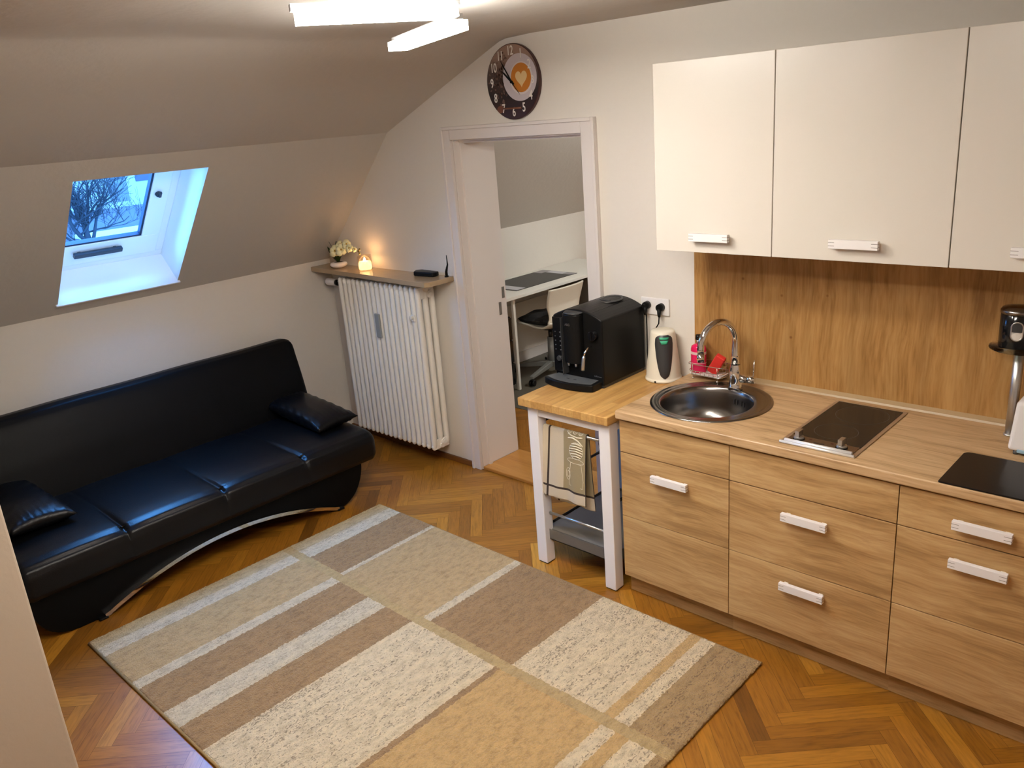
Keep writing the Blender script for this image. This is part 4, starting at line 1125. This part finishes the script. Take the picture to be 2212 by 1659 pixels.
for cu in (.62, .75, .87):
    stroke(b, ell(cu, .356, .045, .013, 10), .0022); stroke(b, ell(cu, .356, .018, .006, 8), .0015)
stroke(b, [(.60, .342), (.68, .332), (.80, .328), (.92, .332)], .003)
obj('cup_print', b, plain('towel_print', srgb(226, 216, 190), .9), tw)

# ---------------------------------------------------------------- coffee machine
cm = thing('coffee_machine', 'black automatic coffee machine on the butcher block trolley', 'coffee machine', (-.417, -.2, ZT))
X0, X1, Y0, Y1, Z0 = -.566, -.271, -.362, -.022, ZT+.0005
xc = (X0+X1)/2; hw = (X1-X0)/2
def arcz(x): return .327+.042*(1-((x-xc)/hw)**2)
poly = [(X0, Z0+.012), (X1, Z0+.012)]+[(X1-(X1-X0)*k/16, Z0+arcz(X1-(X1-X0)*k/16)) for k in range(17)]
b = BM(); prism(b, poly, 'y', Y0, Y1); obj('housing', b, 'black_plastic', cm, bevel=.007, bseg=3)
b = BM(); prism(b, [(X0+.004, Z0), (X1-.004, Z0), (X1-.004, Z0+.012), (X0+.004, Z0+.012)], 'y', Y0+.004, Y1-.005); obj('base', b, 'dark_grey', cm)
# top seam + recess
b = BM()
box(b, X1-.07, X1-.0685, Y0+.01, Y1-.02, Z0+arcz(X1-.069)-.002, Z0+arcz(X1-.069)+.0012); box(b, X0+.0685, X0+.07, Y0+.01, Y1-.02, Z0+arcz(X0+.069)-.002, Z0+arcz(X0+.069)+.0012)
obj('lid_seam', b, 'black_gloss', cm)
b = BM(); lathe(b, [(.062, 0), (.06, .006), (.055, .006), (.052, -.001), (.0, -.001)], (xc+.02, -.115, Z0+.365), 36, sx=.85, sy=1.15); obj('bean_lid', b, 'dark_grey', cm)
b = BM(); box(b, xc-.02, xc+.045, -.16, -.152, Z0+.3645, Z0+.373); obj('lid_grip', b, 'dark_grey', cm, bevel=.002)
# brewing column
b = BM()
def halfcol(xa, xb, yf, depth, z0, z1, n=16):
    P = [(xb, depth)]+[((xa+xb)/2+(xb-xa)/2*math.cos(PI*k/n), yf+(depth-yf)*(1-math.sin(PI*k/n))*.55) for k in range(n+1)]+[(xa, depth)]
    prism(b, P, 'z', z0, z1)
halfcol(-.478, -.378, -.415, Y0-.0005, Z0+.115, Z0+.352); obj('brewing_column', b, 'black_plastic', cm, bevel=.004)
b = BM(); lathe(b, [(0, .352), (.045, .352), (.049, .355), (.045, .36), (0, .362)], (-.428, -.37, Z0), 32, sx=1.05, sy=.9); obj('column_cap', b, 'dark_grey', cm)
b = BM()
for xx in (-.45, -.406): cyl(b, (xx, -.398, Z0+.118), (xx, -.398, Z0+.098), .007, .005)
obj('coffee_nozzle', b, 'alu', cm)
# left control column
b = BM(); box(b, X0+.004, -.487, Y0-.012, Y0-.0005, Z0+.05, Z0+.322); obj('control_panel', b, 'black_gloss', cm, bevel=.003)
b = BM()
for k in range(5): cyl(b, (-.515, Y0-.0122, Z0+.25-.022*k), (-.515, Y0-.0145, Z0+.25-.022*k), .0035)
for k in range(5): cyl(b, (-.545, Y0-.0122, Z0+.25-.022*k), (-.545, Y0-.0145, Z0+.25-.022*k), .0025)
obj('buttons', b, 'grey_plastic', cm)
b = BM(); cyl(b, (-.522, Y0-.0122, Z0+.12), (-.522, Y0-.024, Z0+.12), .015, .013); obj('selector_knob', b, 'dark_grey', cm)
b = BM(); box(b, -.483, -.4795, Y0-.045, Y0-.001, Z0+.05, Z0+.33); obj('panel_rib', b, 'dark_grey', cm)
# steam knob and wand on the right
b = BM(); cyl(b, (-.318, Y0-.0005, Z0+.255), (-.318, Y0-.022, Z0+.255), .026, .023, 32); box(b, -.321, -.315, Y0-.03, Y0-.02, Z0+.235, Z0+.277); obj('steam_knob', b, 'black_gloss', cm, bevel=.001)
b = BM(); tube(b, [(-.338, Y0+.002, Z0+.2), (-.338, Y0-.025, Z0+.198), (-.341, Y0-.045, Z0+.18), (-.343, Y0-.05, Z0+.165)], .005, 12); obj('steam_pipe', b, 'chrome', cm)
b = BM(); tube(b, [(-.343, Y0-.05, Z0+.166), (-.344, Y0-.052, Z0+.155), (-.347, Y0-.056, Z0+.11), (-.348, Y0-.057, Z0+.095)], [.006, .0085, .0095, .0095], 14); obj('steam_nozzle', b, 'alu', cm)
# drip tray
b = BM(); P = [(X1-.012, Y0), (X0+.012, Y0)]+[(X0-.012+(X1-X0+.002)*k/20, Y0-.074-.032*math.sin(PI*k/20)**.8) for k in range(21)]
prism(b, P, 'z', Z0+.001, Z0+.036); obj('drip_tray', b, 'black_plastic', cm, bevel=.005)
b = BM(); P = [(X1-.03, Y0-.002), (X0+.02, Y0-.002)]+[(X0+.001+(X1-X0-.024)*k/20, Y0-.066-.030*math.sin(PI*k/20)**.8) for k in range(21)]
prism(b, P, 'z', Z0+.036, Z0+.0388); obj('drip_grid', b, 'grey_plastic', cm, bevel=.001)
b = BM()
for k in range(2): box(b, -.455+.042*k, -.438+.042*k, Y0-.055, Y0-.05, Z0+.0386, Z0+.0392)
obj('grid_slot', b, 'dark_gap', cm)
text('brand_text', 'AEG', .016, 'alu', cm, face_y(-.432, -.4165, Z0+.305), ext=.0004)
text('model_text', 'CaFamosa', .0105, 'alu', cm, face_y(-.305, Y0-.0008, Z0+.055), ext=.0004)
b = BM(); tube(b, [(-.258, -.03, 1.19), (-.252, -.03, 1.15), (-.255, -.025, 1.08), (-.26, -.02, .96), (-.258, -.02, .9)], .0035, 8); 
tube(b, [(-.258, -.038, 1.212), (-.258, -.03, 1.19)], [.009, .006], 10)
obj('power_cord', b, 'black_plastic', cm)

# socket plate
sk2 = thing('power_socket', 'white double power socket on the wall above the kettle', 'socket', (-.215, 0, 1.195))
b = BM(); box(b, -.296, -.136, -.011, -.0005, 1.153, 1.236); obj('cover_plate', b, 'white_plastic', sk2, bevel=.004, bseg=3)
for xx in (-.256, -.177):
    b = BM(); lathe(b, [(.022, 0), (.0215, -.006), (.0, -.006)], seg=32); bmesh.ops.transform(b, matrix=Matrix.Translation((xx, -.0112, 1.194)) @ Matrix.Rotation(PI/2, 4, 'X'), verts=b.verts)
    obj('socket_well', b, 'white_gloss', sk2)
def plug(parent, x, z):
    b = BM(); cyl(b, (x, -.012, z), (x, -.038, z), .0195, .017, 28); tube(b, [(x, -.032, z-.005), (x, -.034, z-.03), (x, -.034, z-.045)], [.011, .009, .006], 12)
    o = obj('plug', b, 'black_plastic', parent); o['label'] = 'round black plug'
plug(cm, -.256, 1.2)

# ---------------------------------------------------------------- kettle
kx, ky = -.120, -.092
kt = thing('electric_kettle', 'cream tapered electric kettle with dark oval handle beside the coffee machine', 'kettle', (kx, ky, ZT))
b = BM(); lathe(b, [(0, .0005), (.083, .0005), (.0865, .003), (.0865, .012), (.084, .014), (.082, .02), (.0795, .06), (.072, .12), (.063, .19), (.0575, .232), (.053, .241), (.03, .247), (0, .248)], (kx, ky, ZT), 48)
obj('body', b, 'cream_plastic', kt)
Ak = math.radians(-52)
def onK(a, z, out=0):
    prof = [(.0, .0865), (.014, .0835), (.06, .0795), (.12, .072), (.19, .063), (.232, .0575), (.241, .053)]
    for (z0, r0), (z1, r1) in zip(prof, prof[1:]):
        if z0 <= z <= z1: r = r0+(r1-r0)*(z-z0)/(z1-z0); break
    else: r = .05
    return Vector((kx+(r+out)*math.cos(a), ky+(r+out)*math.sin(a), ZT+z))
b = BM()
def grip(s, t):
    z = .022+.208*t; w = (.009+.036*min(1, t*1.25)**.7)*(1 if t < .9 else math.sqrt(max(0, 1-((t-.9)/.115)**2)))
    if t < .08: w *= math.sqrt(t/.08)
    q_ = (s-.5)*2; r = .065
    return onK(Ak+q_*w/r, z, .0015+.009*(1-q_**2)*min(1, t*6)*min(1, (1-t)*8+.1))
grid(b, grip, 12, 30); obj('grip', b, 'dark_grey', kt)['label'] = 'dark grey tapered oval grip'
b = BM()
for (t0, t1, w0, w1) in ((.211, .222, .017, .021), (.190, .207, .010, .017)):
    def bt(s, t): z = t0+(t1-t0)*t; w = w0+(w1-w0)*t; return onK(Ak+(s-.5)*2*w/.062, z, .0118-.0*(s-.5)**2-.02*(max(0, z-.208)))
    grid(b, bt, 6, 2)
obj('switch', b, 'green', kt, solid=.002)['label'] = 'green switch'
b = BM(); p = onK(Ak-.55, .008, .0005); cyl(b, p, p+Vector((.0025*math.cos(Ak-.55), .0025*math.sin(Ak-.55), 0)), .005, seg=14); obj('base_stud', b, 'black_plastic', kt)
b = BM(); tube(b, [(kx+.0, ky+.035, ZT+.225), (kx+.0, ky+.055, ZT+.226), (kx+.0, ky+.07, ZT+.212)], [.012, .009, .005], 12); obj('spout', b, 'cream_plastic', kt)
b = BM(); tube(b, [(-.177, -.034, 1.152), (-.179, -.036, 1.12), (-.19, -.04, 1.10), (-.21, -.04, 1.05), (-.215, -.03, .95), (-.19, -.03, .874)], .0032, 8); obj('power_cord', b, 'black_plastic', kt)
plug(kt, -.177, 1.196)

# ---------------------------------------------------------------- ceiling lamp
lampp = thing('ceiling_lamp', 'bright ceiling lamp of crossed white LED bars on aluminium arms', 'lamp', (.05, -1.75, ZC))
ZB = 2.385
def ledbar(a, c, w=.034):
    a, c = Vector(a), Vector(c); d = (c-a).normalized(); s = Vector((0, 0, 1)).cross(d).normalized()
    b = BM()
    def bar(p, q, w0, z0, z1):
        vs = [p-s*w0, p+s*w0, q+s*w0, q-s*w0]
        lo_ = [b.verts.new((v.x, v.y, v.z+z0)) for v in vs]; hi = [b.verts.new((v.x, v.y, v.z+z1)) for v in vs]
        b.faces.new(lo_); b.faces.new(list(reversed(hi)))
        for i in range(4): b.faces.new((lo_[i], hi[i], hi[(i+1) % 4], lo_[(i+1) % 4]))
    bar(a-d*.012, c+d*.012, .015, .012, .028)
    h = obj('bar_housing', b, 'alu', lampp, recalc=True)
    b = BM(); bar(a, c, w, -.016, .0119); obj('led_bar', b, 'led', h, recalc=True)
ledbar((.19, -2.07, ZB), (.365, -1.72, ZB)); ledbar((.14, -1.50, ZB), (-.41, -1.27, ZB))
ledbar((.75, -2.45, ZB), (1.25, -2.25, ZB))
b = BM(); cyl(b, (.30, -1.80, ZC-.004), (.30, -1.80, ZC-.035), .07, .07, 32); obj('ceiling_rose', b, 'alu', lampp)
b = BM(); c0 = (.30, -1.80, ZC-.03)
for p in ((.278, -1.895, ZB+.03), (.06, -1.465, ZB+.03), (.85, -2.41, ZB+.03)): tube(b, [c0, p], .006, 8)
obj('support_arm', b, 'alu', lampp)

# ---------------------------------------------------------------- study furniture
dz = .785
dk = thing('desk', 'narrow white desk against the low wall in the study', 'desk', (-2.64, 1.8, 0))
b = BM(); box(b, -2.94, -2.36, 1.13, 2.75, dz-.026, dz); obj('desktop', b, 'desk', dk, bevel=.002)
b = BM(); box(b, -2.422, -2.402, 1.268, 1.292, 0.0035, dz-.0265); obj('leg', b, 'desk', dk)
b = BM(); box(b, -2.40, -2.38, 2.68, 2.70, 0.0005, dz-.0265); obj('leg', b, 'desk', dk)
b = BM(); box(b, -2.93, -2.42, 2.30, 2.32, .0005, dz-.0265); obj('side_panel', b, plain('desk_dark', srgb(110, 100, 88), .6), dk)
b = BM(); box(b, -2.92, -2.905, 1.3, 2.3, .3, .55); obj('back_panel', b, 'desk', dk)
pdd = thing('desk_pad', 'dark grey desk pad with pale end strips on the white desk', 'desk pad', (-2.67, 1.8, dz))
b = BM(); box(b, -2.872, -2.478, 1.40, 2.17, dz+.0005, dz+.003); obj('pad_sheet', b, 'pad', pdd)
b = BM(); box(b, -2.86, -2.49, 1.42, 1.52, dz+.0032, dz+.0036); obj('pale_strip', b, plain('pale', srgb(190, 190, 196), .4), pdd)
b = BM(); box(b, -2.77, -2.58, 2.09, 2.165, dz+.0032, dz+.0036); obj('pale_strip', b, plain('pale2', srgb(190, 190, 196), .4), pdd)
b = BM(); box(b, -2.868, -2.775, 2.04, 2.165, dz+.0032, dz+.0036); box(b, -2.575, -2.482, 2.09, 2.165, dz+.0032, dz+.0036); obj('grey_corner', b, 'padgrey', pdd)
dr = thing('drawer_unit', 'black drawer unit under the near end of the desk', 'drawers', (-2.65, 1.0, 0))
b = BM(); box(b, -2.92, -2.475, .85, 1.30, .03, .60); obj('carcass', b, 'black_plastic', dr, bevel=.003)
for k in range(3):
    b = BM(); box(b, -2.474, -2.46, .855, 1.295, .04+.187*k, .22+.187*k); obj('drawer', b, 'black_gloss', dr, bevel=.002)
b = BM(); box(b, -2.90, -2.48, .87, 1.28, .0035, .03); obj('plinth', b, 'dark_grey', dr)
b = BM(); box(b, -2.93, -1.75, .95, 2.25, .0005, .003); tag(obj('chair_mat', b, 'mat', bevel=.001, loc=(-2.2, 1.6, 0)), 'grey floor mat under the study chair', 'mat')

ch = thing('office_chair', 'white shell swivel chair with black seat cushion at the desk', 'chair', (-2.42, 1.77, 0))
prf = [(-.27, .455), (-.2, .452), (-.1, .440), (.0, .430), (.06, .433), (.105, .455), (.132, .49), (.14, .53), (.135, .58), (.135, .63), (.15, .69), (.17, .75), (.178, .775)]
def sh(s, t):
    k = t*(len(prf)-1); i = min(int(k), len(prf)-2); f = k-i
    x = prf[i][0]*(1-f)+prf[i+1][0]*f; z = prf[i][1]*(1-f)+prf[i+1][1]*f
    w = .215-.025*math.exp(-((t-.62)/.12)**2)-(.03*max(0, (.06-t)/.06))
    y = (s-.5)*2*w
    e = abs((s-.5)*2)**3
    if t < .5: z += .022*e
    else: x -= .03*e
    return (-2.42+x, 1.77+y, z)
b = BM(); grid(b, sh, 24, 48); obj('shell', b, 'shell', ch, solid=.014)
b = BM()
def cush(sg):
    def f(u, v):
        a, c_ = 2*u-1, 2*v-1; e = max(0, (1-abs(a)**4)*(1-abs(c_)**4))
        return (-2.42-.075+a*.18, 1.77+c_*.185, .492+sg*.042*e**.4+.012*(a if a > 0 else 0)+(.008*math.sin(a*6)*math.cos(c_*5) if sg > 0 else 0))
    return f
grid(b, cush(1), 20, 20); grid(b, lambda u, v: cush(-1)(1-u, v), 20, 20); bmesh.ops.remove_doubles(b, verts=b.verts, dist=.0005)
obj('seat_cushion', b, 'cushion', ch, recalc=True)
b = BM(); cyl(b, (-2.45, 1.74, .418), (-2.45, 1.74, .40), .10, .06); cyl(b, (-2.45, 1.74, .40), (-2.45, 1.74, .30), .018); obj('gas_lift', b, 'blackmetal', ch)
b = BM(); cyl(b, (-2.45, 1.74, .33), (-2.45, 1.74, .09), .027, .032); obj('column', b, plain('chair_grey', srgb(122, 122, 120), .4, .3), ch)
for k in range(5):
    a = math.radians(-78+72*k); d = Vector((math.cos(a), math.sin(a), 0)); s = Vector((-d.y, d.x, 0)); c = Vector((-2.45, 1.74, 0))
    b = BM(); vs = []
    for (r, w, z0, z1) in ((.02, .022, .08, .125), (.36, .016, .065, .09)):
        for (sg, z) in ((-1, z0), (1, z0), (1, z1), (-1, z1)): vs.append(b.verts.new(c+d*r+s*w*sg+Vector((0, 0, z))))
    b.faces.new(vs[:4]); b.faces.new(vs[4:])
    for i in range(4): b.faces.new((vs[i], vs[(i+1) % 4], vs[4+(i+1) % 4], vs[4+i]))
    g = obj('base_arm', b, plain('chair_grey2', srgb(130, 130, 126), .4, .3), ch, bevel=.005, recalc=True)
    p = c+d*.345; b = BM(); cyl(b, p-s*.022+Vector((0, 0, .0285)), p-s*.003+Vector((0, 0, .0285)), .025, seg=20); cyl(b, p+s*.003+Vector((0, 0, .0285)), p+s*.022+Vector((0, 0, .0285)), .025, seg=20); cyl(b, p+Vector((0, 0, .03)), p+Vector((0, 0, .065)), .008)
    obj('castor', b, 'black_plastic', g)

# added unseen lamp that lights the study
sl_ = thing('study_fill_lamp', 'added round white lamp to light the study, out of view', 'lamp', (-.9, 2.2, ZC))
b = BM(); lathe(b, [(0, -.06), (.15, -.055), (.17, -.03), (.17, -.002), (0, -.002)], (-.9, 2.2, ZC), 32); obj('shade', b, plain('study_fill_glow', (1, 1, 1), .5, emit=(.97, 1, .98), es=120), sl_)

# ---------------------------------------------------------------- outside
b = BM(); quad(b, [(-60, -40, -6), (-3.6, -40, -6), (-3.6, 60, -6), (-60, 60, -6)])
struct('ground_outside', b, plain('street', srgb(120, 125, 130), .9))
bark = plain('bark', srgb(52, 50, 52), .9, bump=.4, bscale=20)
tree = thing('bare_tree', 'bare winter tree outside the skylight', 'tree', (-12, 1.55, -6))
b = BM(); rt_ = random.Random(11)
tx, ty = -12.0, 1.62
tube(b, [(tx, ty-.05, -6), (tx, ty, -3), (tx, ty-.02, -1), (tx, ty, .3), (tx, ty+.02, .72)], [.28, .22, .16, .11, .085], 12)
obj('trunk', b, bark, tree)
b = BM()
def branch(p, d, r, L, depth):
    pts = [Vector(p)]; dd = Vector(d).normalized(); n = 5
    for k in range(n):
        dd = (dd+Vector((rt_.uniform(-.3, .3), rt_.uniform(-.35, .35), rt_.uniform(-.2, .3)))).normalized(); pts.append(pts[-1]+dd*L/n)
    tube(b, pts, [max(.0018, r*(1-.6*k/n)) for k in range(n+1)], 6)
    if depth:
        for k in range(4):
            i = rt_.randrange(1, n+1); nd = (dd+Vector((rt_.uniform(-.8, .8), rt_.uniform(-1, 1), rt_.uniform(-.35, .7)))).normalized()
            branch(pts[i], nd, r*.48, L*.7, depth-1)
top_ = Vector((tx, ty+.02, .7))
for (dz_, dd_, rr0, LL, dp) in ((0, (0, -.1, 1), .055, .8, 4), (0, (0, -.6, .8), .04, .8, 4), (-.05, (.1, .7, .55), .036, .7, 4), (-.12, (0, -.9, .3), .03, .6, 4), (.3, (0, .8, .5), .02, .8, 4), (.15, (0, 1, .2), .015, .9, 4), (.45, (0, .5, .4), .018, .9, 4)):
    branch(top_+Vector((0, 0, dz_)), dd_, rr0, LL, dp)
obj('branches', b, bark, tree)
pale = plain('render_pale', srgb(195, 190, 180), .9); dkr = plain('roof_dark', srgb(96, 92, 100), .9, var=.15, bscale=3); mid_ = plain('render_mid', srgb(128, 128, 128), .9)
hs = thing('house', 'pale houses with grey roof strips seen through the skylight', 'building', (-30, 8, -6))
b = BM(); box(b, -34, -30, -4, 16, -6, 3); obj('facade', b, pale, hs)
b = BM(); box(b, -30.05, -29.98, 9.05, 9.75, .15, 2.5); obj('panel', b, mid_, hs)
b = BM(); box(b, -30.05, -29.98, 7.3, 7.85, .62, 2.5); obj('window', b, dkr, hs)
b = BM(); box(b, -30.05, -29.98, 10.1, 10.8, .8, 1.5); obj('window', b, dkr, hs)
hr = thing('long_roof_house', 'long low building with dark roof in front of the pale houses', 'building', (-24, 6, -6))
b = BM(); box(b, -26, -22.5, 5.3, 14, -6, -.9); obj('walls', b, mid_, hr)
b = BM(); prism(b, [(-26.2, -.9), (-22.3, -.9), (-24.2, .35)], 'y', 5.6, 14.2); obj('roof', b, dkr, hr)
gr = thing('garage', 'white flat roofed garage in the lower right of the skylight view', 'building', (-17, 5, -6))
b = BM(); box(b, -19, -16.5, 3.9, 8, -6, .12); obj('walls', b, pale, gr)
b = BM(); box(b, -19.1, -16.4, 3.82, 8.1, .12, .2); obj('roof_edge', b, pale, gr)

# ---------------------------------------------------------------- world, lights, camera
w = bpy.data.worlds.new('World'); S.world = w; w.use_nodes = True
nt = w.node_tree; bg = nt.nodes['Background']
tc = N(nt, 'ShaderNodeTexCoord'); sp = N(nt, 'ShaderNodeSeparateXYZ'); nt.links.new(tc.outputs['Generated'], sp.inputs[0])
r = ramp(nt, [(0, (.06, .30, 1.0)), (.5, (.16, .46, 1.0)), (1, (.05, .26, 1.0))]); nt.links.new(sp.outputs['Z'], r.inputs[0]); nt.links.new(r.outputs[0], bg.inputs['Color'])
bg.inputs['Strength'].default_value = 12

# light thrown by the LED bars (area lamps just under the diffusers)
def area(loc, sx, sy, rz, e, col=(1, .92, .81)):
    l = bpy.data.lights.new('led_light', 'AREA'); l.shape = 'RECTANGLE'; l.size = sx; l.size_y = sy; l.energy = e; l.color = col
    o = bpy.data.objects.new('led_light', l); o.location = loc; o.rotation_euler = (0, 0, rz); COL.objects.link(o)
LE = 6.8
area((.278, -1.895, ZB-.02), .38, .06, math.atan2(.35, .175), LE)
area((-.135, -1.385, ZB-.02), .59, .06, math.atan2(.23, -.55), LE)
area((1.0, -2.35, ZB-.02), .53, .06, math.atan2(.20, .5), LE)

def sky(p, t, size, e, col=(.12, .42, 1.0)):
    l = bpy.data.lights.new('dusk_sky_light', 'AREA'); l.size = size; l.energy = e; l.color = col
    o = bpy.data.objects.new('dusk_sky_light', l); o.location = p; o.rotation_euler = (t-p).to_track_quat('-Z', 'Y').to_euler(); COL.objects.link(o)
_l = bpy.data.lights.new('reveal_fill', 'AREA'); _l.shape = 'RECTANGLE'; _l.size = .84; _l.size_y = .62; _l.energy = 2.6; _l.color = (.20, .52, 1.0)  # added blue fill at the opening, shining outward onto frame and reveal
_o = bpy.data.objects.new('reveal_fill', _l); _o.location = SP(.55, -1.47, .01); _o.rotation_euler = Matrix((SDr, (0, 1, 0), SNr)).transposed().to_euler(); COL.objects.link(_o)
sky(SP(.75, -1.5, 1.5), SP(.6, -1.5, 0), 1.4, 300)
sky(SP(1.45, -1.5, .75), SP(.12, -1.45, .1), .6, 25, (.16, .5, 1.0))
sky(SP(.6, -2.25, .62), SP(.5, -1.13, .1), .5, 22, (.16, .5, 1.0))

cam = bpy.data.cameras.new('camera'); co = bpy.data.objects.new('camera', cam); COL.objects.link(co); S.camera = co
rgt = Vector((.7275831, .68175853, -.07634219)); up = Vector((-.16018901, .27704552, .94740976)); fw = Vector((-.66705495, .67709016, -.31078386))
m3 = Matrix((rgt, up, -fw)).transposed()
co.matrix_world = Matrix.Translation((1.99933687, -3.2814282, 2.13054452)) @ m3.to_4x4()
cam.sensor_width = 36; cam.lens = 29.0003; cam.clip_start = .05; cam.clip_end = 200

S.view_settings.view_transform = 'Standard'
S.view_settings.look = 'None'
S.view_settings.exposure = 0
S.cycles.use_denoising = True
S.cycles.max_bounces = 10
S.cycles.diffuse_bounces = 5
S.cycles.transparent_max_bounces = 16
S.cycles.sample_clamp_indirect = 6
S.cycles.caustics_reflective = False
S.cycles.caustics_refractive = False
